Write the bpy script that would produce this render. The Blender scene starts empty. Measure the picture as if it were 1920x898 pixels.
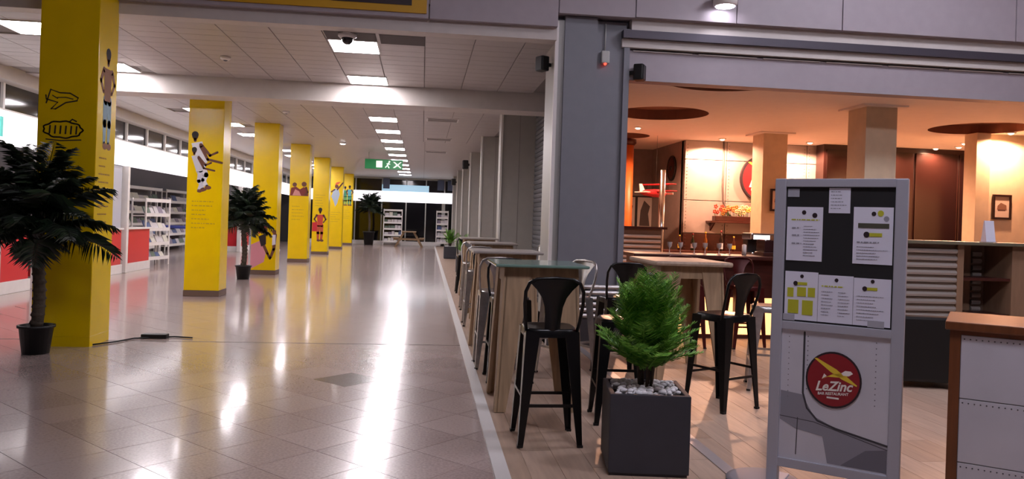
import bpy, bmesh, math, random
from mathutils import Vector, Matrix, Euler
random.seed(7)
SC = bpy.context.scene
C = SC.collection
PI = math.pi
# ------------------------------------------------------------ camera, world, exposure
H = 1.45; F = 1450.0; ROLL = math.atan(.033); YAW = math.atan(168 / F)
cd = bpy.data.cameras.new('camera'); cam = bpy.data.objects.new('camera', cd); C.objects.link(cam)
cd.sensor_fit = 'HORIZONTAL'; cd.sensor_width = 36.0; cd.lens = 36.0 * F / 1920.0
cd.clip_start = 0.05; cd.clip_end = 300
R = Matrix.Rotation(-YAW, 4, 'Z') @ Matrix.Rotation(PI / 2, 4, 'X') @ Matrix.Rotation(ROLL, 4, 'Z')
cam.matrix_world = Matrix.Translation((0, 0, H)) @ R
cd.shift_x = 0.0; cd.shift_y = -(449.0 - 415.5) / 1920.0      # horizon sits above the frame's middle
SC.camera = cam
w = bpy.data.worlds.new('night'); SC.world = w; w.use_nodes = True
w.node_tree.nodes['Background'].inputs[0].default_value = (.05, .045, .06, 1)
w.node_tree.nodes['Background'].inputs[1].default_value = .3
vs = SC.view_settings
vs.view_transform = 'Standard'; vs.look = 'None'; vs.gamma = 1.0; vs.use_curve_mapping = False
vs.exposure = 0.0
PANEL_L = 38.0      # corridor ceiling panels, radiance
SPOT_W = 440.0       # restaurant spots, watts
HALL_L = 40.0       # hall ceiling panels

# ------------------------------------------------------------ materials
MATS = {}
def srgb(c):
    if isinstance(c, str):
        c = [int(c[i:i+2], 16) / 255 for i in (0, 2, 4)]
    return tuple(x / 12.92 if x <= .04045 else ((x + .055) / 1.055) ** 2.4 for x in c) + (1,)
def mat(name, col, rough=.5, metal=0.0, emit=0.0, noise=0.0, nscale=8.0, stretch=(1, 1, 1), bump=0.0, spec=.5, ecol=None, coat=0.0):
    if name in MATS: return MATS[name]
    m = bpy.data.materials.new(name); m.use_nodes = True; nt = m.node_tree
    b = nt.nodes['Principled BSDF']; base = srgb(col)
    b.inputs['Base Color'].default_value = base
    b.inputs['Roughness'].default_value = rough; b.inputs['Metallic'].default_value = metal
    b.inputs['Specular IOR Level'].default_value = spec
    b.inputs['Coat Weight'].default_value = coat
    if emit:
        b.inputs['Emission Color'].default_value = srgb(ecol) if ecol else base
        b.inputs['Emission Strength'].default_value = emit
    if noise or bump:
        tc = nt.nodes.new('ShaderNodeTexCoord'); mp = nt.nodes.new('ShaderNodeMapping')
        mp.inputs['Scale'].default_value = stretch
        nz = nt.nodes.new('ShaderNodeTexNoise'); nz.inputs['Scale'].default_value = nscale; nz.inputs['Detail'].default_value = 5
        nt.links.new(tc.outputs['Object'], mp.inputs[0]); nt.links.new(mp.outputs[0], nz.inputs['Vector'])
        if noise:
            cr = nt.nodes.new('ShaderNodeValToRGB')
            cr.color_ramp.elements[0].position = .3; cr.color_ramp.elements[1].position = .7
            cr.color_ramp.elements[0].color = tuple(x * (1 - noise) for x in base[:3]) + (1,)
            cr.color_ramp.elements[1].color = tuple(min(1, x * (1 + noise)) for x in base[:3]) + (1,)
            nt.links.new(nz.outputs['Fac'], cr.inputs[0]); nt.links.new(cr.outputs[0], b.inputs['Base Color'])
        if bump:
            bp = nt.nodes.new('ShaderNodeBump'); bp.inputs['Strength'].default_value = bump; bp.inputs['Distance'].default_value = .01
            nt.links.new(nz.outputs['Fac'], bp.inputs['Height']); nt.links.new(bp.outputs[0], b.inputs['Normal'])
    MATS[name] = m
    return m
TS = .43      # corridor floor tile size (laid on the diagonal)
def floor_material(name, grout):
    """polished stone; per-tile tone; diagonal joints drawn only where the tiles are too far to model"""
    m = bpy.data.materials.new(name); m.use_nodes = True; nt = m.node_tree; b = nt.nodes['Principled BSDF']
    N = nt.nodes.new; L = nt.links.new
    ge = N('ShaderNodeNewGeometry'); mp = N('ShaderNodeMapping'); mp.vector_type = 'POINT'
    mp.inputs['Rotation'].default_value = (0, 0, PI / 4); mp.inputs['Scale'].default_value = (1 / TS,) * 3
    L(ge.outputs['Position'], mp.inputs[0])
    fl = N('ShaderNodeVectorMath'); fl.operation = 'FLOOR'; L(mp.outputs[0], fl.inputs[0])
    sx = N('ShaderNodeSeparateXYZ'); L(fl.outputs[0], sx.inputs[0]); cx = N('ShaderNodeCombineXYZ')
    L(sx.outputs[0], cx.inputs[0]); L(sx.outputs[1], cx.inputs[1])
    wn = N('ShaderNodeTexWhiteNoise'); wn.noise_dimensions = '3D'; L(cx.outputs[0], wn.inputs['Vector'])
    nz = N('ShaderNodeTexNoise'); nz.inputs['Scale'].default_value = 60; nz.inputs['Detail'].default_value = 6
    L(ge.outputs['Position'], nz.inputs['Vector'])
    nb = N('ShaderNodeTexNoise'); nb.inputs['Scale'].default_value = .55; nb.inputs['Detail'].default_value = 2
    L(ge.outputs['Position'], nb.inputs['Vector'])
    a = N('ShaderNodeMath'); a.operation = 'MULTIPLY_ADD'; L(wn.outputs['Value'], a.inputs[0]); a.inputs[1].default_value = .2
    L(nz.outputs['Fac'], a.inputs[2])
    a2 = N('ShaderNodeMath'); a2.operation = 'MULTIPLY_ADD'; L(nb.outputs['Fac'], a2.inputs[0]); a2.inputs[1].default_value = .5
    L(a.outputs[0], a2.inputs[2])
    cr = N('ShaderNodeValToRGB'); e = cr.color_ramp.elements
    e[0].position = .45; e[0].color = srgb('8a7570'); e[1].color = srgb('ad9b96')
    e[1].position = 1.0
    L(a2.outputs[0], cr.inputs[0]); last = cr.outputs[0]
    if grout:
        fr = N('ShaderNodeVectorMath'); fr.operation = 'FRACTION'; L(mp.outputs[0], fr.inputs[0])
        s2 = N('ShaderNodeSeparateXYZ'); L(fr.outputs[0], s2.inputs[0])
        mn = N('ShaderNodeMath'); mn.operation = 'MINIMUM'; L(s2.outputs[0], mn.inputs[0]); L(s2.outputs[1], mn.inputs[1])
        lt = N('ShaderNodeMath'); lt.operation = 'LESS_THAN'; L(mn.outputs[0], lt.inputs[0]); lt.inputs[1].default_value = .012
        mx = N('ShaderNodeMix'); mx.data_type = 'RGBA'; L(lt.outputs[0], mx.inputs['Factor'])
        L(last, mx.inputs['A']); mx.inputs['B'].default_value = srgb('5c5049'); last = mx.outputs['Result']
    L(last, b.inputs['Base Color'])
    b.inputs['Roughness'].default_value = .24; b.inputs['Specular IOR Level'].default_value = .6; b.inputs['Coat Weight'].default_value = .6; b.inputs['Coat Roughness'].default_value = .1
    wv = N('ShaderNodeTexNoise'); wv.inputs['Scale'].default_value = 2.2; L(ge.outputs['Position'], wv.inputs['Vector'])
    bp = N('ShaderNodeBump'); bp.inputs['Strength'].default_value = .06; bp.inputs['Distance'].default_value = .02
    L(wv.outputs['Fac'], bp.inputs['Height']); L(bp.outputs[0], b.inputs['Normal'])
    MATS[name] = m; return m

YEL = mat('yellow_lacquer', 'e8c400', .22, noise=.04, nscale=3)
YEL_D = mat('yellow_poster', 'c99a12', .5)
WHITE = mat('white_paint', 'e6e2e0', .45, noise=.03)
OFFW = mat('beam_paint', 'c9c2bd', .5, noise=.03)
MAUVE = mat('fascia_paint', 'a49ca3', .5, noise=.03)
GREYP = mat('pillar_paint', '7d7f88', .45, noise=.03)
GREYL = mat('light_grey_metal', 'b3b3b0', .4, .2)
PIERM = mat('pier_panel', 'a8a59f', .5, noise=.03)
SHUT = mat('shutter_metal', '77777a', .45, .4)
CEILM = mat('ceiling_metal', 'b9b2b0', .42, .15, noise=.03)
CEILG = mat('ceiling_gap', '8a8482', .7)
DARK = mat('dark_panel', '2a282a', .5)
BLACK = mat('black_metal', '0d0d0f', .28, .3)
BPLAST = mat('black_plastic', '101012', .45)
GALV = mat('galvanised_steel', 'b9b6b4', .28, .9, noise=.15, nscale=20)
CHROME = mat('chrome', 'd8d8da', .15, 1)
WOOD = mat('pine_board', 'a58a6c', .6, noise=.22, nscale=3, stretch=(9, 9, .9), bump=.2)
WOODT = mat('table_wood', 'b09a86', .5, noise=.15, nscale=3, stretch=(9, .9, 9))
GREEN_G = mat('green_glass_top', '6f8a80', .12, noise=.05)
DECKM = [mat('deck_plank_%d' % i, c, .42, noise=.14, nscale=2.5, stretch=(10, 1, 1)) for i, c in enumerate(('a9917f', 'a18875', 'af9886'))]
DARKG = mat('night_glass', '0b0b10', .08, spec=.6)
BROWN = mat('brown_skirting', '6b5548', .5)
LAMPM = mat('lamp_panel', 'ffffff', .5, emit=PANEL_L, ecol='fff6fb')
HALLM = mat('hall_lamp_panel', 'ffffff', .5, emit=HALL_L, ecol='f3efff')
SIGNW = mat('backlit_fascia', 'f4f2f2', .5, emit=1.3, ecol='fbf6fb')
RED = mat('red_panel', 'd02a33', .35)
CREAM = mat('restaurant_wall', 'd8c4a6', .6, noise=.05)
PEACH = mat('restaurant_ceiling', 'efe6de', .7, noise=.02)
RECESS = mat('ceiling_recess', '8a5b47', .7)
PINKM = mat('aircraft_panel', 'aaa09e', .5, .25, noise=.07, nscale=3)
SEAM = mat('panel_seam', '5e5654', .6)
DWOOD = mat('dark_red_wood', '46211a', .35, noise=.25, nscale=4, stretch=(1, 8, 8))
MWOOD = mat('brown_wood', '6e3f22', .35, noise=.2, nscale=4, stretch=(8, 8, 1))
LWOOD = mat('shelf_wood', '8f7058', .5, noise=.12, nscale=3, stretch=(6, 6, 1))
SLATM = mat('corrugated_slat', 'c6c1bc', .3, .6)
PLANTER = mat('anthracite_planter', '34343c', .55, noise=.06)
LEAF = [mat('fern_green_%d' % i, c, .5) for i, c in enumerate(('6da53a', '528f30', '8cbf4c'))]
PALM = [mat('palm_green_%d' % i, c, .4) for i, c in enumerate(('1c2b1c', '26361f', '141e16'))]
TRUNK = mat('palm_trunk', '4a3f33', .8, noise=.3, nscale=20, bump=.5)
PEBB = mat('white_pebble', 'e4e2e4', .7)
ALU = mat('aluminium_frame', 'b2b3bf', .4, .2)
ALUP = mat('riveted_aluminium', 'cfcfda', .42, .2, noise=.08, nscale=2.5)
PAPER = mat('paper', 'dedeee', .6)
BOARD = mat('black_board', '17171a', .6)
INK = mat('print_grey', '8f8f9c', .7)
INKD = mat('print_dark', '33261c', .7)
LIME = mat('print_lime', 'b9b92e', .6)
LOGOR = mat('logo_red', '8e1f28', .4)
LOGON = mat('logo_dark', '2a1c24', .5)
LOGOY = mat('logo_yellow', 'e5c53b', .5)
LOGOW = mat('logo_white', 'eee6e0', .5)
SKIN = mat('print_skin', '6b3f2c', .6)
P = lambda n, c: mat('print_' + n, c, .6)

# ------------------------------------------------------------ mesh builder
class MB:
    def __init__(s): s.v = []; s.f = []; s.mi = []; s.mats = []; s.cur = 0; s.smooth = []
    def m(s, material):
        if material not in s.mats: s.mats.append(material)
        s.cur = s.mats.index(material); return s
    def add(s, vs, fs, smooth=False, M=None):
        o = len(s.v)
        s.v += [tuple(M @ Vector(p)) for p in vs] if M else [tuple(p) for p in vs]
        for f in fs: s.f.append([i + o for i in f]); s.mi.append(s.cur); s.smooth.append(smooth)
        return s
    def box(s, x0, x1, y0, y1, z0, z1, M=None):
        vs = [(x, y, z) for z in (z0, z1) for y in (y0, y1) for x in (x0, x1)]
        return s.add(vs, [(0, 2, 3, 1), (4, 5, 7, 6), (0, 1, 5, 4), (2, 6, 7, 3), (0, 4, 6, 2), (1, 3, 7, 5)], M=M)
    def bbox(s, x0, x1, y0, y1, z0, z1, b=.01, M=None):
        """box with chamfered edges"""
        bm = bmesh.new(); bmesh.ops.create_cube(bm, size=1)
        for v in bm.verts: v.co = Vector(((x0 + x1) / 2 + v.co.x * (x1 - x0), (y0 + y1) / 2 + v.co.y * (y1 - y0), (z0 + z1) / 2 + v.co.z * (z1 - z0)))
        bmesh.ops.bevel(bm, geom=bm.edges[:], offset=b, segments=2, profile=.6, affect='EDGES')
        bm.verts.index_update()
        s.add([v.co.copy() for v in bm.verts], [[v.index for v in f.verts] for f in bm.faces], M=M); bm.free(); return s
    def prism(s, pts, axis, a, b, M=None):
        """polygon pts extruded from a to b along axis; pts are the other two coords in order"""
        def mk(p, t): return {'x': (t, p[0], p[1]), 'y': (p[0], t, p[1]), 'z': (p[0], p[1], t)}[axis]
        n = len(pts); vs = [mk(p, a) for p in pts] + [mk(p, b) for p in pts]
        fs = [list(range(n))[::-1], list(range(n, 2 * n))] + [(i, (i + 1) % n, n + (i + 1) % n, n + i) for i in range(n)]
        return s.add(vs, fs, M=M)
    def lathe(s, prof, n=20, c=(0, 0, 0), M=None, caps=True, smooth=True):
        vs = []; fs = []
        for r, z in prof:
            for i in range(n):
                t = 2 * PI * i / n; vs.append((c[0] + r * math.cos(t), c[1] + r * math.sin(t), c[2] + z))
        k = len(prof)
        for j in range(k - 1):
            for i in range(n): fs.append((j * n + i, j * n + (i + 1) % n, (j + 1) * n + (i + 1) % n, (j + 1) * n + i))
        s.add(vs, fs, smooth, M)
        if caps:
            o = len(s.v) - len(vs)
            s.f.append([o + i for i in range(n)][::-1]); s.mi.append(s.cur); s.smooth.append(False)
            s.f.append([o + (k - 1) * n + i for i in range(n)]); s.mi.append(s.cur); s.smooth.append(False)
        return s
    def tube(s, pts, r, n=8, M=None, r1=None):
        pts = [Vector(p) for p in pts]; vs = []; fs = []; up = Vector((0, 0, 1)); k = len(pts)
        prev = None
        for i, p in enumerate(pts):
            d = (pts[min(i + 1, k - 1)] - pts[max(i - 1, 0)]).normalized()
            if prev is None:
                a = d.cross(up); a = a if a.length > .05 else d.cross(Vector((1, 0, 0)))
            else: a = prev - d * prev.dot(d)
            a.normalize(); b = d.cross(a); prev = a
            rr = r if r1 is None else r + (r1 - r) * i / (k - 1)
            for j in range(n):
                t = 2 * PI * j / n; vs.append(p + a * math.cos(t) * rr + b * math.sin(t) * rr)
        for i in range(k - 1):
            for j in range(n): fs.append((i * n + j, i * n + (j + 1) % n, (i + 1) * n + (j + 1) % n, (i + 1) * n + j))
        fs.append(list(range(n))[::-1]); fs.append([(k - 1) * n + j for j in range(n)])
        return s.add(vs, fs, True, M)
    def sphere(s, c, r, M=None, sc=(1, 1, 1), n=12):
        vs = []; fs = []; k = n // 2
        for j in range(k + 1):
            ph = PI * j / k
            for i in range(n):
                t = 2 * PI * i / n
                vs.append((c[0] + sc[0] * r * math.sin(ph) * math.cos(t), c[1] + sc[1] * r * math.sin(ph) * math.sin(t), c[2] - sc[2] * r * math.cos(ph)))
        for j in range(k):
            for i in range(n): fs.append((j * n + i, j * n + (i + 1) % n, (j + 1) * n + (i + 1) % n, (j + 1) * n + i))
        return s.add(vs, fs, True, M)
    def mesh(s, name):
        me = bpy.data.meshes.new(name); me.from_pydata(s.v, [], s.f)
        for mm in s.mats: me.materials.append(mm)
        me.polygons.foreach_set('material_index', s.mi); me.polygons.foreach_set('use_smooth', s.smooth)
        bm = bmesh.new(); bm.from_mesh(me); bmesh.ops.remove_doubles(bm, verts=bm.verts, dist=1e-6)
        bmesh.ops.recalc_face_normals(bm, faces=bm.faces); bm.to_mesh(me); bm.free(); me.update()
        return me
    def build(s, name, parent=None, loc=(0, 0, 0), rz=0): return link(name, s.mesh(name), parent, loc, rz)
def B(m): return MB().m(m)
def link(name, data, parent=None, loc=(0, 0, 0), rz=0):
    o = bpy.data.objects.new(name, data); C.objects.link(o); o.parent = parent
    o.location = loc; o.rotation_euler = (0, 0, rz); return o
def tag(o, label=None, cat=None, group=None, kind=None):
    for k, v in (('label', label), ('category', cat), ('group', group), ('kind', kind)):
        if v: o[k] = v
    return o
def thing(name, label, cat, loc=(0, 0, 0), rz=0, group=None): return tag(link(name, None, None, loc, rz), label, cat, group)
def struct(name, mb, label, cat): return tag(mb.build(name), label, cat, kind='structure')
def copy_tree(o, parent=None):
    c = o.copy(); C.objects.link(c); c.parent = parent
    for ch in list(o.children): copy_tree(ch, c)
    return c
def dup(root, loc, rz, label, group=None):
    r = copy_tree(root); r.location = loc; r.rotation_euler = (0, 0, rz); r['label'] = label
    if group: r['group'] = group
    return r
def text_mesh(body, size, material, shear=0.0, ext=.0008, bold=0.0):
    cu = bpy.data.curves.new('lettering', 'FONT'); cu.body = body; cu.size = size; cu.align_x = 'CENTER'; cu.align_y = 'CENTER'
    cu.shear = shear; cu.extrude = ext; cu.offset = bold; cu.resolution_u = 3
    o = bpy.data.objects.new('lettering', cu); C.objects.link(o)
    dg = bpy.context.evaluated_depsgraph_get(); me = bpy.data.meshes.new_from_object(o.evaluated_get(dg))
    bpy.data.objects.remove(o); me.materials.clear(); me.materials.append(material); return me

# flat print drawn on a vertical face: x to the right, z up, printed skin 1.5 mm thick towards -y
class Print(MB):
    Y0, Y1 = 0.002, -.0015
    lay = 0
    def m(s, material): s.lay += 1; return MB.m(s, material)
    def poly(s, pts):
        d = -.00012 * s.lay; return s.prism(pts, 'y', s.Y0, s.Y1 + d)
    def disc(s, x, z, r, n=20, sx=1): return s.poly([(x + sx * r * math.cos(2 * PI * i / n), z + r * math.sin(2 * PI * i / n)) for i in range(n)])
    def line(s, pts, w):
        """tapering ribbon through (x, z) points; w a width or a list of widths"""
        k = len(pts); ws = w if isinstance(w, (list, tuple)) else [w] * k; L = []; Rr = []
        for i, p in enumerate(pts):
            a = Vector(pts[max(i - 1, 0)]); b = Vector(pts[min(i + 1, k - 1)]); d = (b - a).normalized(); n = Vector((-d.y, d.x)) * ws[i] / 2
            L.append(Vector(p) + n); Rr.append(Vector(p) - n)
        for i in range(k - 1): s.poly([tuple(L[i]), tuple(L[i + 1]), tuple(Rr[i + 1]), tuple(Rr[i])])
        for p, ww in zip(pts, ws): s.disc(p[0], p[1], ww / 2, 10)
        return s
    def rect(s, x0, x1, z0, z1): return s.poly([(x0, z0), (x1, z0), (x1, z1), (x0, z1)])
    def textlines(s, x0, x1, z1, n, dz, h, rnd):
        for i in range(n):
            x = x0; z = z1 - i * dz
            end = x0 + (x1 - x0) * rnd.uniform(.55, 1)
            while x < end:
                wd = rnd.uniform(.5, 2.2) * h * 2; s.rect(x, min(x + wd, end), z - h / 2, z + h / 2); x += wd + h * .9
        return s

# ------------------------------------------------------------ structure: floors
FLOORN = floor_material('polished_stone', False); FLOORF = floor_material('polished_stone_far', True)
floor = struct('floor', B(FLOORF).box(-16, .5, -10, 43, -.1, -.003).box(.5, 16, -10, 43, -.1, -.0031), 'polished brown stone floor of the long concourse', 'floor')
half = TS / 2 - .002
tile_me = [B(m).prism([(half, half), (-half, half), (-half, -half), (half, -half)], 'z', -.003, 0).mesh('tile') for m in (FLOORN, mat('polished_stone_dark', '5a4f4c', .2, noise=.1, nscale=60, spec=.75))]
tiles = []
rt = math.sqrt(.5)
for i in range(-40, 60):
    for j in range(-60, 60):
        u, v = (i + .5) * TS, (j + .5) * TS      # grid matches the far material: rotated by 45 degrees
        x, y = (u + v) * rt, (v - u) * rt
        if -5.6 < x < .75 and 4.0 < y < 13.0 and x > -.62 * y + .3:
            tiles.append((y, x))
tiles.sort()
dk = min(tiles[:300], key=lambda t: (t[0] - 7.2) ** 2 + (t[1] + .65) ** 2)
for y, x in tiles[:300]:
    link('tile', tile_me[1 if (y, x) == dk else 0], floor, (x, y, 0), PI / 4)
tag(B(mat('joint', '4d433e', .6)).box(-6.6, .5, 8.935, 8.955, -.002, .0012).build('expansion_joint', floor))
# the wooden deck of the terrace and restaurant
DZ = .008
deck = struct('floor_deck', B(DECKM[1]).prism([(.47, 2), (12, 2), (12, 18), (2.3, 18), (2.3, 41.8), (.72, 41.8)], 'z', -.002, DZ - .004), 'pale wood laminate deck under the high tables', 'floor')
pw, pl = .195, 1.29
pm = [B(m).box(-pw / 2 + .0012, pw / 2 - .0012, -pl / 2 + .0012, pl / 2 - .0012, DZ - .004, DZ).mesh('plank') for m in DECKM]
n = 0
for i in range(0, 26):
    for j in range(0, 8):
        x = .66 + i * pw + pw / 2; y = 2.9 + j * pl + (i * .37 % 1) * pl
        if n < 300 and y < 10.5 and abs(x - 1.85) > .02:
            link('plank', random.choice(pm), deck, (x, y, 0)); n += 1
struct('trim_1', B(mat('edge_trim', 'd5d2d0', .4, .2)).prism([(.44, 2), (.53, 2), (.73, 41.8), (.66, 41.8)], 'z', -.001, DZ + .008), 'white metal strip along the edge of the wooden deck', 'trim')
struct('trim_2', B(mat('floor_track', 'b6b2b4', .35, .5)).box(1.82, 1.9, 2.6, 9.05, .01, DZ + .006), 'grey metal shutter track set in the deck', 'trim')

# ------------------------------------------------------------ structure: ceiling, beams, walls
CZ = 3.6
ceiling = struct('ceiling', B(CEILG).box(-11, 2.2, 9.1, 42, CZ + .02, CZ + .12), 'metal panel ceiling over the concourse', 'ceiling')
lights_xy = [(-.92, 9.95 + 2.4 * k) for k in range(13)] + [(-4.75, 9.95 + 2.4 * k) for k in range(13)]
GX0, GS = -6.64, .6
cpm = B(CEILM).bbox(-.295, .295, -.295, .295, CZ, CZ + .02, .004).m(CEILG).box(-.29, .29, -.004, .004, CZ - .0006, CZ + .001).mesh('ceiling_panel')
cnt = 0
for j in range(0, 21):
    for i in range(0, 14):
        x = GX0 + .3 + i * GS; y = 9.5 + j * GS
        if any(abs(x - lx) < .4 and abs(y - ly) < .4 for lx, ly in lights_xy): continue
        if 12.75 < y < 13.2: continue
        if cnt < 300: link('ceiling_panel', cpm, ceiling, (x, y, 0)); cnt += 1
cs = B(CEILM)
y = 9.5 + 21 * GS - .3
k = 0
while y < 41.8:
    for x0, x1 in ((-6.65, -5.05), (-5.05, -4.45), (-4.45, -1.22), (-1.22, -.62), (-.62, .0), (0, 2.2)):
        cs.box(x0 + .006, x1 - .006, y, y + .294, CZ + .001, CZ + .02)
    y += .3
tag(cs.build('ceiling_strips', ceiling), kind='stuff')
# dark open panels beside the first light and pale grille outlines further on
for x0, x1, y0, y1 in ((-1.22, -.62, 9.2, 9.62), (-.58, -.04, 9.22, 9.7)):
    B(mat('open_panel', '55504f', .7)).box(x0, x1, y0, y1, CZ - .004, CZ + .03).build('open_panel', ceiling)
for y in (16.85, 20.95, 25.0):
    g = B(WHITE)
    for a in (0.02, .68): g.box(a, a + .03, y - .3, y + .3, CZ - .008, CZ + .01)
    for b in (-.3, .27): g.box(.02, .71, y + b, y + b + .03, CZ - .008, CZ + .01)
    g.m(CEILG).box(.05, .68, y - .27, y + .27, CZ - .003, CZ + .01).build('air_grille', ceiling)
struct('wall_beam_second', B(OFFW).box(-5.0, 2.1, 12.8, 13.35, 3.3, 3.7), 'white downstand beam across the concourse ceiling', 'beam')
# the hall: fascia wall over the concourse mouth and over the restaurant
fas = struct('wall_fascia', B(MAUVE).box(-16, 12, 8.93, 9.2, 3.91, 6.2), 'grey mauve fascia wall above the concourse mouth and restaurant', 'wall')
for x0, x1 in ((2.42, 3.66), (3.66, 5.0), (5.0, 7.3), (7.3, 9.6)):
    B(MAUVE).bbox(x0 + .006, x1 - .006, 8.9, 8.94, 3.91, 6.2, .004).build('fascia_panel', fas)
for x0, x1, z0 in ((-10, -6.5, 3.74), (-6.5, -3.1, 3.74), (-3.1, -.0, 3.74), (0, 1.5, 3.74), (1.5, 2.42, 3.9)):
    B(MAUVE).bbox(x0 + .006, x1 - .006, 8.9, 8.975, z0, 6.2, .004).build('fascia_panel', fas)
struct('trim_3', B(OFFW).box(-16, 1.5, 8.98, 9.2, 3.6, 3.9), 'pale lower beam above the concourse mouth', 'trim')
struct('trim_4', B(OFFW).box(2.4, 12, 8.99, 9.2, 3.77, 3.92), 'pale band under the fascia above the restaurant', 'trim')
struct('trim_5', B(mat('track_dark', '4f4b55', .45, .3)).box(2.3, 12, 8.97, 9.2, 3.68, 3.775), 'dark shutter housing running above the restaurant front', 'trim')
struct('trim_6', B(OFFW).box(2.3, 12, 9.03, 9.25, 3.58, 3.7), 'pale strip below the dark shutter housing', 'trim')
wr = struct('wall_restaurant_beam', B(MAUVE).box(2.3, 12, 9.1, 9.3, 3.2, 3.56), 'mauve beam along the front of the restaurant ceiling', 'beam')
for k in range(8):
    B(OFFW).box(2.45 + k * .82, 2.45 + k * .82 + .74, 9.085, 9.11, 3.545, 3.56).build('joint_strip', wr)
struct('ceiling_hall', B(WHITE).box(-16, 16, -10, 9.0, 6.2, 6.3), 'high white ceiling of the entrance hall', 'ceiling')
struct('wall_hall_rear', B(MAUVE).box(-16, 16, -10.2, -10, 0, 6.2), 'rear wall of the entrance hall', 'wall')
struct('wall_hall_left', B(MAUVE).box(-16.2, -16, -10, 9, 0, 6.2), 'left wall of the entrance hall', 'wall')
struct('wall_hall_right', B(MAUVE).box(16, 16.2, -10, 9, 0, 6.2), 'right wall of the entrance hall', 'wall')

# left side: shop row at x = -6.7
LX = -6.7
wl = struct('wall_left', B(OFFW).box(LX - .2, LX + .22, 9.1, 42, 3.4, 3.62).box(LX - .06, LX, 9.1, 42, 2.93, 2.99), 'pale header over the shop row with dark clerestory glass', 'wall')
y = 9.3
while y < 41:
    B(DARKG).box(LX - .05, LX - .035, y + .03, y + 1.27, 2.99, 3.41).build('pane', wl)
    B(WHITE).box(LX - .07, LX + .01, y - .03, y + .03, 2.99, 3.41).build('mullion', wl)
    y += 1.3
fs_ = struct('wall_left_fascia', B(SIGNW).box(LX - .05, LX + .1, 9.3, 41.8, 2.42, 2.94), 'glowing white sign fascia above the shops', 'wall')
t = text_mesh('I', .42, mat('teal_letter', '5cc4bb', .5, emit=.5), ext=.01, bold=.012)
o = link('sign_letter', t, fs_, (LX + .11, 12.95, 2.66)); o.rotation_euler = (PI / 2, 0, PI / 2)
struct('wall_shop_rear', B(mat('shop_wall', '77737a', .7)).box(-9.7, -9.5, 9.2, 42, 0, 3.6), 'grey rear wall inside the shops', 'wall')
struct('wall_shop_divider', B(mat('divider', 'c9c7cc', .6)).box(-9.5, LX - .6, 17.0, 17.15, 0, 2.9).box(-9.5, LX - .6, 35.4, 35.55, 0, 2.9).box(-9.5, LX - .1, 9.2, 9.35, 0, 3.6), 'white partition walls between the shops', 'wall')
struct('ceiling_shop', B(mat('shop_ceiling', '6f6b6d', .7)).box(-9.5, LX - .1, 9.2, 42, 2.9, 2.95), 'dark ceiling inside the shops', 'ceiling')
# right side: piers with roller shutters between
def roller(y0, y1, nm, lab):
    s_ = struct(nm, B(SHUT).box(2.12, 2.16, y0, y1, 0, 3.6), lab, 'shutter')
    if y0 < 20:
        me = B(SHUT).prism([(2.125, 0), (2.105, .012), (2.098, .045), (2.105, .078), (2.125, .085)], 'y', y0, y1).mesh('slat')
        for k in range(42): link('slat', me, s_, (0, 0, .02 + k * .0855))
    return s_
ys = [9.7, 14.7, 19.7, 24.5, 29.2, 33.8, 38.4]
for k, y in enumerate(ys[1:]):
    p_ = tag(B(PIERM).box(1.46, 2.2, y, y + .6, 0, CZ).build('wall_pier'), 'grey panelled pier beside the deck, %s one past the corner pillar' % ('first second third fourth fifth sixth'.split()[k]), 'pier', kind='structure')
    B(mat('pier_edge', 'e4e2de', .4)).box(1.435, 1.475, y - .025, y + .05, 0, CZ).build('corner_trim', p_)
    B(mat('pier_joint', '6d6a66', .6)).box(1.8, 1.806, y - .003, y, 0, CZ).build('joint', p_)
sh_lab = ['grey slatted roller shutter next to the corner pillar', 'closed roller shutter between the first and second pier', 'closed roller shutter between the second and third pier',
          'closed roller shutter between the third and fourth pier', 'closed roller shutter between the fourth and fifth pier', 'closed roller shutter between the fifth and sixth pier']
for k in range(6): roller(ys[k] + (.5 if k else 0), ys[k + 1], 'wall_shutter', sh_lab[k])
struct('wall_shop_header', B(PIERM).box(2.1, 2.3, 9.6, 42, 3.55, 3.7).box(2.16, 2.28, 9.7, 42, 0, 3.6), 'grey wall behind the roller shutters', 'wall')
# corner pillar
cp = tag(link('wall_corner_pillar', None), 'tall blue grey corner pillar between concourse and restaurant', 'pillar', kind='structure')
B(GREYP).box(1.6, 1.99, 9.0, 9.7, 0, 3.9).build('pillar_face', cp)
B(GREYP).box(1.99, 2.36, 9.08, 9.7, 0, 3.88).build('pillar_return', cp)
B(GREYP).box(2.33, 2.4, 9.04, 9.7, 0, 3.8).build('guide_rail', cp)
B(GREYL).box(1.5, 1.61, 9.05, 9.75, 0, 3.86).build('pillar_side', cp)
B(WHITE).box(1.49, 1.53, 9.02, 9.07, 0, 3.84).build('corner_strip', cp)
prof = [(0, 0), (-.035, .008), (-.045, .03), (-.035, .052), (0, .06)]
for k in range(6):
    B(GALV).prism([(8.99 + a, .34 + k * .068 + b) for a, b in prof], 'x', 1.56, 2.34).build('guard_slat', cp)
B(mat('plinth_dark', '3a383c', .5)).box(1.5, 2.4, 8.97, 9.74, 0, .33).build('plinth', cp)

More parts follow.
